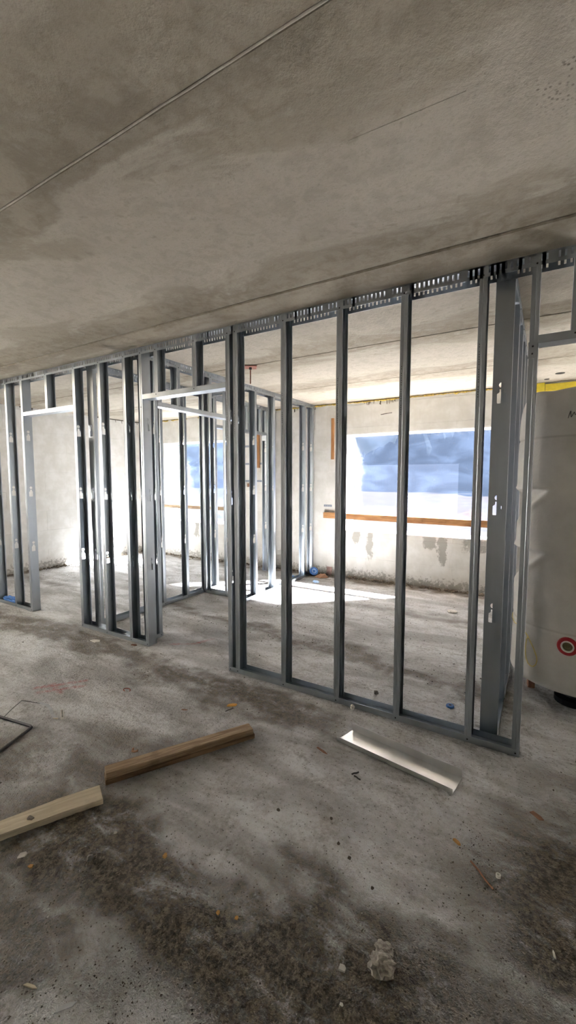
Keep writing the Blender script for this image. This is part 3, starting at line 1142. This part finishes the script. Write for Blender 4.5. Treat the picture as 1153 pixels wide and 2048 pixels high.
# feet
for (x, y) in ((-0.01, -0.17), (0.28, 0.12), (-0.20, 0.22)):
    bm = bmesh.new()
    lathe(bm, [(0.11, 0.0), (0.11, 0.035), (0.06, 0.045), (0.06, 0.118), (0.09, 0.124)], 20)
    obj('foot', bm, 'black', tk, (x, y, 0))
wb = tag(obj('wood_block', boxm(-0.022, 0.022, -0.03, 0.03, 0, 0.078, 0.003), 'chip_brown', None, (-0.030, 0.935, 0), (0, 0, 0.15)),
         'small brown wooden block standing under the tank edge', 'wood block')
tag(obj('white_rod', tube(bmesh.new(), [(0, 0, 0), (0, 0, 0.085)], 0.0035, 8), 'white_plastic', None, (-0.060, 0.925, 0)),
    'thin white rod standing beside the wooden block under the tank', 'rod')
tag(obj('red_scrap', rock(0.035, 0.025, 0.013, 0.15, 2, 5), 'red', None, (0.150, 0.86, 0)), 'dark red scrap lying in the shadow under the tank', 'scrap')

# yellow insulation boards at the ceiling edge right of the big post
tag(obj('insulation_board', boxm(-0.170, -0.052, YB - 0.035, YB - 0.001, 2.500, H - 0.004, 0.002), 'yellow'),
    'short yellow insulation board at the ceiling beside the stud frame', 'insulation board', 'yellow insulation boards')
tag(obj('insulation_board', boxm(-0.048, 1.10, YB - 0.022, YB - 0.001, 2.500, H - 0.020, 0.002), 'yellow'),
    'long yellow insulation board at the ceiling above the tank', 'insulation board', 'yellow insulation boards')

# ================================================================== things on the window wall
def wall_board(x0, x1, z0, z1, d, mat, label, tilt=0.0):
    o = obj('wooden_board', boxm(-(x1 - x0) / 2, (x1 - x0) / 2, -d, 0, -(z1 - z0) / 2, (z1 - z0) / 2, 0.002), mat, None,
            ((x0 + x1) / 2, YB - 0.002, (z0 + z1) / 2), (0, tilt, 0))
    tag(o, label, 'board', 'boards fixed to the window wall')


wall_board(-2.89, -0.30, 0.880, 0.965, 0.045, 'wood_orange', 'long orange-brown board fixed across the wide window above its sill', 0.006)
wall_board(-6.52, -4.50, 0.92, 0.985, 0.04, 'wood_dark', 'long grey-brown board fixed across the left window above its sill')
wall_board(-2.775, -2.735, 1.775, 2.385, 0.03, 'wood_orange_v', 'upright orange-brown batten left of the wide window')
wall_board(-4.185, -4.095, 1.665, 2.395, 0.03, 'wood_orange_v', 'upright brown batten between the two windows')


def plate(x0, x1, z, label, h=0.032):
    o = obj('perforated_plate', boxm(x0, x1, -0.003, 0, -h / 2, h / 2, 0.0008), 'tape', None, (0, YB - 0.002, z))
    tag(o, label, 'plate', 'grey plates on the window wall')
    for k in range(3):
        bm = bmesh.new()
        lathe(bm, [(0.005, 0), (0.005, 0.0006), (0.003, 0.0008)], 8)
        obj('hole', bm, 'chip_pale', o, (x0 + (x1 - x0) * (0.25 + 0.25 * k), -0.0031, 0), (math.pi / 2, 0, 0))


plate(-2.90, -2.765, 1.075, 'blue-grey plate just above the left end of the long window board')
plate(-4.41, -4.20, 2.03, 'blue-grey plate on the window wall, highest of the three between the windows')
plate(-4.41, -4.02, 1.735, 'blue-grey plate on the window wall, middle of the three between the windows')
plate(-4.41, -4.02, 1.445, 'blue-grey plate on the window wall, lowest of the three between the windows')
tag(obj('wood_scrap', boxm(-0.035, 0.035, -0.03, 0, -0.03, 0.03, 0.004), 'chip_brown', None, (-4.31, YB - 0.002, 1.375)),
    'small dark brown wood piece on the window wall under the lowest plate', 'wood piece')
bm = tube(bmesh.new(), [(-2.02, YB - 0.003, 2.385), (-1.95, YB - 0.006, 2.392), (-1.86, YB - 0.003, 2.40)], 0.005, 6)
tag(obj('metal_clip', bm, 'stone', None), 'thin grey metal clip high on the wall above the wide window', 'clip')

# hanging tie rod with plate under the ceiling
pr = thing('tie_rod', 'rusty red tie rod with square plate hanging from the ceiling', 'tie rod', (-2.545, 0.985, H - 0.006))
bm = boxm(-0.062, 0.062, -0.062, 0.062, -0.008, 0.0, 0.002)
obj('plate', bm, 'rust_plate', pr, (0, 0, 0), (0, 0, math.radians(38)))
bm = tube(bmesh.new(), [(0, 0, -0.008), (0, 0, -0.165)], 0.0055, 10)
obj('rod', bm, 'rust', pr)
bm = bmesh.new()
lathe(bm, [(0.008, -0.030), (0.014, -0.026), (0.014, -0.012), (0.017, -0.0082)], 6)
obj('nut', bm, 'bar', pr)

# ================================================================== big pieces lying on the floor
# timber offcut (two planks on top of each other)
bA, bB = Vector((-1.775, -1.287, 0)), Vector((-1.372, -0.598, 0))
ang = math.atan2((bB - bA).y, (bB - bA).x)
Lb = (bB - bA).length
tb = thing('timber_offcut', 'weathered brown timber offcut lying on the floor left of the metal channel', 'timber', tuple(bA), ang)
n1 = boxm(0.0, Lb - 0.002, 0.001, 0.070, 0.0, 0.028, 0.0025)
obj('plank', n1, 'wood_shaded', tb)  # darker wood paints the unlit side of the timber into the colour
obj('plank', boxm(0.003, Lb - 0.012, 0.0, 0.068, 0.0285, 0.062, 0.003), 'wood_dark', tb)

# pale board, partly outside the picture
cA = [(-2.06, -1.915), (-1.775, -1.318), (-1.685, -1.366), (-1.995, -1.960)]
bm = bmesh.new()
zb = [(0.006, 0.034), (0.0, 0.026), (0.0, 0.026), (0.006, 0.034)]
# finer outline: the board widens towards its sawn end
out = [(-2.150, -2.075), (-1.945, -1.675), (-1.855, -1.470), (-1.778, -1.316), (-1.684, -1.364), (-1.762, -1.510), (-1.868, -1.712), (-2.075, -2.115)]
lo = [bm.verts.new((x, y, 0.001)) for x, y in out]
hi = [bm.verts.new((x, y, 0.026 if i in (3, 4) else 0.030)) for i, (x, y) in enumerate(out)]
bm.faces.new(lo[::-1])
bm.faces.new(hi)
for i in range(len(out)):
    bm.faces.new((lo[i], lo[(i + 1) % len(out)], hi[(i + 1) % len(out)], hi[i]))
bmesh.ops.bevel(bm, geom=[e for e in bm.edges if all(v in hi for v in e.verts)], offset=0.002, segments=1, affect='EDGES')
c0 = Vector((-1.78, -1.40, 0))
a0 = math.atan2(0.40, 0.205)
bmesh.ops.translate(bm, verts=bm.verts[:], vec=-c0)
bmesh.ops.rotate(bm, verts=bm.verts[:], cent=(0, 0, 0), matrix=Matrix.Rotation(-a0, 3, 'Z'))
tag(obj('wooden_board', bm, 'wood_pale', None, tuple(c0), (0, 0, a0)), 'pale cream wooden board lying on the floor at the left edge', 'board')

# metal channel offcut
chA, chB = Vector((-0.963, -0.372, 0.0)), Vector((-0.316, -0.466, 0.0))
ang = math.atan2((chB - chA).y, (chB - chA).x)
Lc = (chB - chA).length
bm = bmesh.new()
Wc, Hf, Hn = 0.142, 0.046, 0.026
prof = [(0.0, Hn), (0.0, 0.0015), (Wc, 0.0015), (Wc, Hf)]
for (ya, za), (yb, zb_) in zip(prof, prof[1:]):
    x0a = 0.0 if ya < 0.05 else 0.022
    x0b = 0.0 if yb < 0.05 else 0.022
    quadface(bm, [(x0a, ya, za), (Lc, ya, za), (Lc, yb, zb_), (x0b, yb, zb_)])
solid(bm, 0.0012)
for v in bm.verts:
    v.co.z = max(v.co.z, 0.0005)
tag(obj('metal_channel', bm, 'channel', None, tuple(chA), (0, 0, ang)), 'short shiny metal channel offcut lying open on the floor before the stud frame', 'channel')

# black bent bar at the left edge
bm = bmesh.new()
pts = [(-3.02, -1.281, 0.007), (-2.868, -1.255, 0.007), (-2.60, -1.210, 0.007), (-2.580, -1.213, 0.007), (-2.565, -1.245, 0.007), (-2.498, -1.424, 0.007), (-2.42, -1.63, 0.007)]
tube(bm, pts, 0.0075, 6)
tag(obj('steel_bar', bm, 'bar', None), 'black bent steel bar lying on the floor at the left edge', 'bar')
tag(obj('thin_wire', tube(bmesh.new(), [(-2.84, -1.25, 0.004), (-2.88, -1.17, 0.02), (-2.955, -1.08, 0.006), (-2.90, -1.06, 0.004), (-2.82, -1.035, 0.003)], 0.0022, 6), 'bar'),
    'thin dark wire beside the black bent bar', 'wire')
# clear strip and little printed tag
bm = bmesh.new()
sp = [(-2.83, -1.03), (-2.76, -1.02), (-2.68, -1.04), (-2.61, -1.068), (-2.555, -1.083)]
w = 0.010
for (a, b_) in zip(sp, sp[1:]):
    quadface(bm, [(a[0], a[1] - w, 0.003), (b_[0], b_[1] - w, 0.003), (b_[0], b_[1] + w, 0.004), (a[0], a[1] + w, 0.004)])
solid(bm, 0.001)
tag(obj('plastic_strip', bm, 'strip'), 'clear crinkled plastic strip on the floor next to the printed tag', 'plastic strip')
tg = thing('printed_tag', 'small white printed tag on the floor left of the timber offcut', 'tag', (-2.51, -1.065, 0.0), math.radians(58))
obj('card', boxm(-0.009, 0.009, -0.001, 0.001, 0.001, 0.060, 0.0004), 'white_plastic', tg, (0, 0, 0), (math.radians(-25), 0, 0))
bm = bmesh.new()
for k in range(5):
    box(bm, -0.004, 0.004, -0.0016, -0.0011, 0.016 + k * 0.008, 0.020 + k * 0.008)
obj('print', bm, 'ink', tg, (0, 0, 0), (math.radians(-25), 0, 0))
tag(obj('wood_sliver', boxm(-0.015, 0.015, -0.003, 0.003, 0, 0.005), 'wood_pale', None, (-2.555, -1.082, 0.0), (0, 0, 0.5)),
    'tiny pale wood sliver between the clear strip and the tag', 'sliver')

# blue bag in the bottom track at the far left, blue roll, cardboard, rag by the window wall
def crumpled(name, sx, sy, sz, seed, jag=0.22):
    return rock(sx, sy, sz, jag, 3, seed)


tag(obj('blue_packaging', crumpled('b', 0.16, 0.038, 0.045, 4), 'blue', None, (-5.40, 0.046, 0.004)),
    'crumpled blue plastic packaging in the bottom track at the left edge', 'packaging')
tag(obj('blue_box', boxm(-0.06, 0.06, -0.03, 0.03, 0, 0.045, 0.006), 'blue', None, (-3.21, 2.86, 0.0), (0, 0, 0.4)),
    'small blue box behind the frame in the back corner', 'box')
rl = thing('tape_roll', 'blue and white roll lying in the back corner by the stud frame', 'roll', (-2.99, 3.20, 0.0), 0.3)
bm = bmesh.new()
lathe(bm, [(0.062, -0.022), (0.066, -0.016), (0.066, 0.016), (0.062, 0.022), (0.035, 0.022), (0.035, 0.021)], 24)
obj('tape', bm, 'blue', rl, (0, 0, 0.066), (math.radians(62), 0, 0.5))
bm = bmesh.new()
lathe(bm, [(0.034, -0.0235), (0.034, 0.0235), (0.026, 0.0235), (0.026, 0.02)], 20)
obj('core', bm, 'blue_pale', rl, (0, 0, 0.066), (math.radians(62), 0, 0.5))
tag(obj('cardboard_piece', boxm(-0.045, 0.045, -0.004, 0.004, 0, 0.135, 0.001), 'card_grey', None, (-2.795, 3.325, 0.0), (math.radians(-9), 0, -0.1)),
    'reddish card piece leaning on the window wall in the back corner', 'cardboard')
bm = bmesh.new()
V = [bm.verts.new(v) for v in ((-0.11, -0.03, 0.004), (0.0, -0.07, 0.003), (0.10, 0.03, 0.006), (0.02, 0.06, 0.05), (-0.06, 0.05, 0.04))]
bm.faces.new(V)
bmesh.ops.triangulate(bm, faces=bm.faces[:])
solid(bm, 0.003)
tag(obj('cardboard_piece', bm, 'card', None, (-2.82, 3.14, 0.003)), 'bent brown cardboard piece lying in front of the leaning card', 'cardboard')
tag(obj('plastic_scrap', crumpled('c', 0.045, 0.03, 0.018, 8, 0.35), 'blue_pale', None, (-2.76, 2.83, 0.0)), 'pale blue crumpled plastic scrap on the sunlit floor', 'plastic scrap')
tag(obj('white_disc', rock(0.055, 0.04, 0.018, 0.06, 3, 3), 'chip_pale', None, (-0.83, 2.41, 0.0)), 'flat white plastic disc on the back floor before the window wall', 'disc')
dr = thing('blue_disc', 'small blue disc with dark centre inside the big stud frame', 'disc', (-0.475, 0.345, 0.0))
bm = bmesh.new()
lathe(bm, [(0.026, 0.0), (0.026, 0.008), (0.022, 0.012), (0.010, 0.012), (0.009, 0.010)], 20)
obj('ring', bm, 'blue', dr)
bm = bmesh.new()
lathe(bm, [(0.0088, 0.009), (0.0088, 0.0118), (0.006, 0.012)], 12)
obj('centre', bm, 'black', dr)
tag(obj('steel_curl', tube(bmesh.new(), [(-0.42, 0.58, 0.006), (-0.405, 0.565, 0.008), (-0.385, 0.570, 0.008), (-0.37, 0.585, 0.006)], 0.004, 6), 'bar'),
    'small dark metal curl between the two right studs', 'scrap')

# ================================================================== small debris, each piece its own object
def chip(name, x, y, sx, sy, sz, rz, mat, label, cat, kind='flat', seed=0):
    if kind == 'flat':
        rnd = random.Random(seed + 11)
        bm = bmesh.new()
        o_ = [(-sx, -sy * rnd.uniform(.6, 1)), (sx * rnd.uniform(.3, .8), -sy), (sx, sy * rnd.uniform(-.3, .5)), (sx * rnd.uniform(.2, .6), sy), (-sx * rnd.uniform(.6, 1), sy * rnd.uniform(.4, 1))]
        lo = [bm.verts.new((a, b_, 0.0)) for a, b_ in o_]
        hi = [bm.verts.new((a * 0.94, b_ * 0.94, sz)) for a, b_ in o_]
        bm.faces.new(lo[::-1])
        bm.faces.new(hi)
        for i in range(5):
            bm.faces.new((lo[i], lo[(i + 1) % 5], hi[(i + 1) % 5], hi[i]))
    elif kind == 'stick':
        bm = tube(bmesh.new(), [(-sx, 0, sy), (-sx * 0.3, sy * 0.6, sy), (sx * 0.4, -sy * 0.4, sy * 1.2), (sx, sy * 0.3, sy)], sy, 6)
    elif kind == 'bent':
        bm = tube(bmesh.new(), [(-sx, sy, 0.004), (-sx * 0.2, 0.0, 0.006), (sx * 0.5, sy * 0.2, 0.012), (sx, sy * 0.9, 0.018)], sz, 6)
    else:
        bm = rock(sx, sy, sz, 0.22, 3 if mat == 'mortar' else 2, seed)
    o = obj(name, bm, mat, None, (x, y, 0.0), (0, 0, rz))
    return tag(o, label, cat)


chip('wood_chip', -1.71, -0.39, 0.035, 0.012, 0.010, 0.7, 'chip_bright', 'bright orange wood chip on the floor beyond the timber offcut', 'wood chip', seed=1)
chip('wire_bit', -1.69, -0.44, 0.030, 0.0025, 0.003, 1.2, 'bar', 'thin dark wire bit beside the orange wood chip', 'wire', 'stick')
chip('bent_scrap', -1.87, -1.05, 0.028, 0.016, 0.006, -0.2, 'card', 'curled brown strip just behind the left end of the timber', 'scrap', 'bent')
bm = tube(bmesh.new(), [(0.028 * math.cos(a * 0.6), 0.020 * math.sin(a * 0.6), 0.004 + 0.0006 * a) for a in range(9)], 0.0035, 6)
tag(obj('red_ring', bm, 'rust', None, (-2.47, -0.62, 0.0)), 'open red-brown plastic ring lying on the floor left of the dirt track', 'ring')
chip('wood_chip', -0.99, -0.50, 0.040, 0.006, 0.006, -0.35, 'chip_brown', 'dark brown splinter left of the metal channel', 'splinter', seed=4)
chip('screw_bit', -0.765, -0.575, 0.020, 0.004, 0.004, 0.9, 'bar', 'black screw standing off near the front of the metal channel', 'screw', 'stick')
chip('screw_bit', -0.745, -0.60, 0.020, 0.0035, 0.004, -0.3, 'bar', 'black screw lying flat near the front of the metal channel', 'screw', 'stick')
chip('wood_chip', -0.25, -0.74, 0.018, 0.006, 0.009, -0.5, 'chip_orange', 'short orange-brown stub on the floor before the channel', 'wood chip', seed=5)
chip('wood_chip', 0.03, -0.41, 0.030, 0.013, 0.004, -0.6, 'chip_brown', 'flat brown wood chip near the right edge before the post', 'wood chip', seed=6)
chip('mortar_lump', -0.365, -1.345, 0.040, 0.032, 0.024, 0.4, 'mortar', 'grey crumbly mortar lump on the floor near the bottom', 'mortar', 'rock', 3)
chip('mortar_lump', -0.375, -1.29, 0.030, 0.024, 0.012, 0.1, 'mortar', 'smaller flat mortar crumb just behind the grey mortar lump', 'mortar', 'rock', 13)
chip('pale_chip', -0.47, -1.40, 0.012, 0.009, 0.006, 0.2, 'chip_pale', 'pale chip lying left of the mortar lump', 'chip', seed=8)
chip('pale_chip', -0.435, -1.485, 0.006, 0.005, 0.005, 0.2, 'chip_pale', 'tiny white crumb in front of the mortar lump', 'chip', seed=28)
chip('pale_chip', -1.72, -1.70, 0.016, 0.011, 0.007, 0.8, 'chip_pale', 'white flake before the pale board at the left edge', 'flake', seed=9)
chip('pale_chip', -1.64, -1.71, 0.010, 0.008, 0.007, 0.2, 'chip_orange', 'small tan flake right of the white flake at the left edge', 'flake', seed=19)
chip('pale_chip', -1.495, -1.44, 0.007, 0.006, 0.006, 0.8, 'chip_pale', 'tiny white stone in the dirt right of the pale board', 'stone', seed=39)
chip('grey_stone', -1.545, -1.385, 0.018, 0.012, 0.010, 0.3, 'stone', 'dark grey stone between pale board and tyre dirt', 'stone', 'rock', 6)
chip('wood_chip', -1.23, -1.41, 0.008, 0.010, 0.010, 0.3, 'chip_orange', 'small ochre chip in the dark dirt near the middle', 'wood chip', seed=10)
chip('wood_chip', -0.84, -1.45, 0.006, 0.006, 0.006, 0.3, 'chip_orange', 'yellowish crumb, right one of two at the bottom middle', 'crumb', seed=12)
chip('wood_chip', -0.905, -1.47, 0.006, 0.007, 0.007, 0.1, 'chip_orange', 'yellowish crumb, left one of two at the bottom middle', 'crumb', seed=14)
chip('wood_chip', -1.24, -1.92, 0.025, 0.004, 0.005, 0.3, 'wood_pale', 'pale straw-coloured splinter at the lower left', 'splinter', seed=15)
chip('plastic_flake', -1.105, -1.895, 0.030, 0.007, 0.003, 0.9, 'strip', 'grey plastic flake near the lower left corner', 'flake', seed=16)
chip('grey_stone', -1.47, -1.575, 0.014, 0.012, 0.012, 0.9, 'stone', 'rounded grey stone in the tyre dirt at the left', 'stone', 'rock', 9)
chip('twig', -0.145, -0.845, 0.060, 0.0035, 0.004, -0.75, 'chip_brown', 'thin dark twig lying before the right dirt patch', 'twig', 'stick')
bm = bmesh.new()
lathe(bm, [(0.009, 0.0), (0.009, 0.012), (0.005, 0.012), (0.005, 0.002)], 14)
tag(obj('white_sleeve', bm, 'chip_pale', None, (-0.09, -0.82, 0.0)), 'small white sleeve with dark hole in the right dirt patch', 'sleeve')
chip('foam_crumb', -1.01, -0.02, 0.014, 0.012, 0.018, 0.2, 'chip_pale', 'whitish foam crumb at the foot of the stud frame', 'crumb', 'rock', 14)
chip('grey_stone', -0.945, 0.245, 0.016, 0.013, 0.016, 0.2, 'stone', 'dark stone inside the stud frame near the bottom track', 'stone', 'rock', 16)
chip('wood_chip', -1.94, -0.59, 0.022, 0.004, 0.004, 0.4, 'chip_brown', 'thin dark splinter above the timber in the dirt track', 'splinter', seed=18)
chip('paper_scrap', -3.48, -0.17, 0.055, 0.028, 0.010, 0.1, 'chip_pale', 'pale paper scrap in the dirt track before the left doorway', 'paper', seed=20)
chip('wood_chip', -3.10, -0.05, 0.030, 0.010, 0.008, 0.3, 'chip_brown', 'reddish wood chip at the foot of the middle frame', 'wood chip', seed=21)
chip('grey_stone', -0.97, -0.98, 0.0074, 0.0062, 0.0062, 0.2, 'grit', 'black stone on the bare floor below the timber end', 'stone', 'rock', 22)
chip('grey_stone', -0.745, -0.90, 0.0062, 0.0056, 0.0062, 0.2, 'grit', 'black stone, upper one of a close pair at mid floor', 'stone', 'rock', 23)
chip('grey_stone', -0.60, -1.04, 0.0074, 0.0056, 0.0068, 0.2, 'grit', 'black stone on the grey floor right of the middle', 'stone', 'rock', 24)
chip('grey_stone', -0.665, -1.00, 0.0062, 0.0056, 0.0062, 0.2, 'grit', 'black stone, lower one of a close pair at mid floor', 'stone', 'rock', 25)
chip('grey_stone', -0.48, -1.11, 0.0056, 0.0050, 0.0050, 0.2, 'grit', 'black stone nearest to the mortar lump', 'stone', 'rock', 26)
chip('foam_crumb', -1.85, -1.60, 0.018, 0.012, 0.022, 0.2, 'mud', 'brownish clod under the edge of the pale board', 'clod', 'rock', 31)
chip('plastic_scrap', 0.085, -1.02, 0.004, 0.014, 0.005, 0.3, 'chip_pale', 'narrow white scrap low in the right dirt patch', 'scrap', seed=33)


# ---- grit and crumbs nobody could count
KEEP_CLEAR = [(-0.99, -0.28, -0.49, -0.20), (-1.88, -1.30, -1.32, -0.54), (-2.2, -1.66, -2.12, -1.30), (-7.1, 1.0, -0.01, 0.105)]


def grit_mesh(spots, seed):
    rnd = random.Random(seed)
    bm = bmesh.new()
    base = [(1, 0, 0), (-0.5, 0.87, 0), (-0.5, -0.87, 0), (0.1, 0.05, 1.0)]
    for (xa, xb, ya, yb, cnt, r0, r1) in spots:
        for _ in range(cnt):
            x = rnd.uniform(xa, xb)
            y = (ya + yb) / 2 + rnd.gauss(0, 0.5) * (yb - ya) * 0.5
            if any(p0 < x < p1 and q0 < y < q1 for (p0, p1, q0, q1) in KEEP_CLEAR):
                continue
            r = r0 + (r1 - r0) * rnd.random() ** 4
            a = rnd.uniform(0, 6.28)
            vs = []
            for (bx, by, bz) in base:
                k = rnd.uniform(0.6, 1.3)
                vs.append(bm.verts.new((x + (bx * math.cos(a) - by * math.sin(a)) * r * k, y + (bx * math.sin(a) + by * math.cos(a)) * r * k, 0.0005 + bz * r * k * 0.9)))
            for f in ((0, 1, 3), (1, 2, 3), (2, 0, 3), (0, 2, 1)):
                bm.faces.new([vs[i] for i in f])
    return bm


front = [(-2.3, -0.2, -1.85, -1.25, 3600, 0.0010, 0.0055), (-0.25, 1.2, -1.15, -0.45, 2600, 0.0010, 0.0055),
         (-5.4, -1.0, -0.5, -0.05, 1600, 0.0015, 0.007), (-3.2, 0.5, -2.2, -0.1, 1100, 0.001, 0.004),
         (-2.2, -0.3, -2.1, -1.75, 900, 0.001, 0.005), (0.0, 1.6, -0.45, 0.5, 500, 0.0015, 0.007)]
g = obj('floor_grit', grit_mesh(front, 5), 'grit')
tag(g, 'dark grit and crumbs scattered over the near floor', 'grit', kind='stuff')
back = [(-6.9, -0.3, 0.2, 3.2, 1300, 0.002, 0.009), (-3.6, -0.3, 0.60, 1.0, 700, 0.002, 0.008)]
g = obj('floor_grit', grit_mesh(back, 6), 'grit')
tag(g, 'dark crumbs scattered over the floor of the rooms behind', 'grit', kind='stuff')
pale = [(-2.4, 0.6, -1.9, -0.1, 420, 0.001, 0.0035)]
g = obj('floor_crumbs', grit_mesh(pale, 7), 'chip_pale')
tag(g, 'pale tiny crumbs scattered over the near floor', 'crumbs', kind='stuff')


def rubble_strip(axis, u0, u1, v, seed, n_, r1=0.03):
    rnd = random.Random(seed)
    bm = bmesh.new()
    for _ in range(n_):
        u = rnd.uniform(u0, u1)
        off = abs(rnd.gauss(0, 0.05))
        r = rnd.uniform(0.006, r1) * (1.0 if off < 0.06 else 0.6)
        c = (u, v - off, 0) if axis == 'x' else (v + off, u, 0)
        m0 = len(bm.verts)
        res = bmesh.ops.create_icosphere(bm, subdivisions=1, radius=r)
        for w_ in res['verts']:
            k = rnd.uniform(0.7, 1.25)
            w_.co = Vector((w_.co.x * k * 1.4 + c[0], w_.co.y * k + c[1], max(0.0, w_.co.z * k * 0.9 + r * 0.4)))
            if axis == 'x':
                w_.co.y = min(w_.co.y, v - 0.002)
            else:
                w_.co.x = max(w_.co.x, v + 0.002)
    return bm


tag(obj('rubble', rubble_strip('x', XL + 0.05, 3.5, YB, 1, 620), 'mud'), 'brown mortar rubble along the foot of the window wall', 'rubble', kind='stuff')
tag(obj('rubble', rubble_strip('y', 0.2, 3.3, XL, 2, 260), 'mud'), 'brown mortar rubble along the foot of the left wall', 'rubble', kind='stuff')

# ================================================================== outside, seen through the film
def conifers(seed):
    """wooded ridge: rounded crowns and a few spires merged into one dense mass"""
    rnd = random.Random(seed)
    bm = bmesh.new()
    for i in range(700):
        x = rnd.uniform(-125, 45)
        y = rnd.uniform(60, 84)
        f = min(1, max(0, (x + 27) / 9))
        h = 4.0 + 5.2 * f + 0.5 * math.sin(x * 0.31) + (y - 60) * 0.09 + rnd.uniform(-0.5, 0.5)
        w_ = rnd.uniform(1.6, 3.4)
        tall = rnd.random() < 0.07
        prof = [(1.0, 0.0), (1.05, 0.35), (0.85, 0.65), (0.45, 0.9), (0.12, 1.0)] if not tall else [(0.8, 0.0), (0.7, 0.5), (0.42, 0.9), (0.2, 1.12), (0.04, 1.28)]
        n = 9
        rows = []
        for (k, f) in prof:
            rows.append([bm.verts.new((x + w_ * k * rnd.uniform(.85, 1.1) * math.cos(6.283 * j / n), y + w_ * k * math.sin(6.283 * j / n), -0.5 + h * f + rnd.uniform(-.1, .1))) for j in range(n)])
        for A, B in zip(rows, rows[1:]):
            for j in range(n):
                bm.faces.new((A[j], A[(j + 1) % n], B[(j + 1) % n], B[j]))
        bm.faces.new(rows[-1])
    return bm


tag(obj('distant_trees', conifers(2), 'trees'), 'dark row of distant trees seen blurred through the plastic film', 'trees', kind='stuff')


def house(x, y, w_, d, h, rh, rot, label):
    t = thing('house', label, 'house', (x, y, -0.45), rot)
    obj('wall', boxm(-w_ / 2, w_ / 2, -d / 2, d / 2, 0, h), 'house_wall', t)
    bm = bmesh.new()
    o = 0.4
    A = [bm.verts.new(p) for p in ((-w_ / 2 - o, -d / 2 - o, h - 0.2), (w_ / 2 + o, -d / 2 - o, h - 0.2), (0, -d / 2 - o, h + rh))]
    B = [bm.verts.new(p) for p in ((-w_ / 2 - o, d / 2 + o, h - 0.2), (w_ / 2 + o, d / 2 + o, h - 0.2), (0, d / 2 + o, h + rh))]
    bm.faces.new(A)
    bm.faces.new(B[::-1])
    for i in range(3):
        bm.faces.new((A[i], A[(i + 1) % 3], B[(i + 1) % 3], B[i]))
    obj('roof', bm, 'roof', t)
    for k in (-1, 1):
        obj('window', boxm(k * w_ * 0.22 - 0.5, k * w_ * 0.22 + 0.5, -d / 2 - 0.03, -d / 2 + 0.02, 1.0, 2.2), 'roof', t)


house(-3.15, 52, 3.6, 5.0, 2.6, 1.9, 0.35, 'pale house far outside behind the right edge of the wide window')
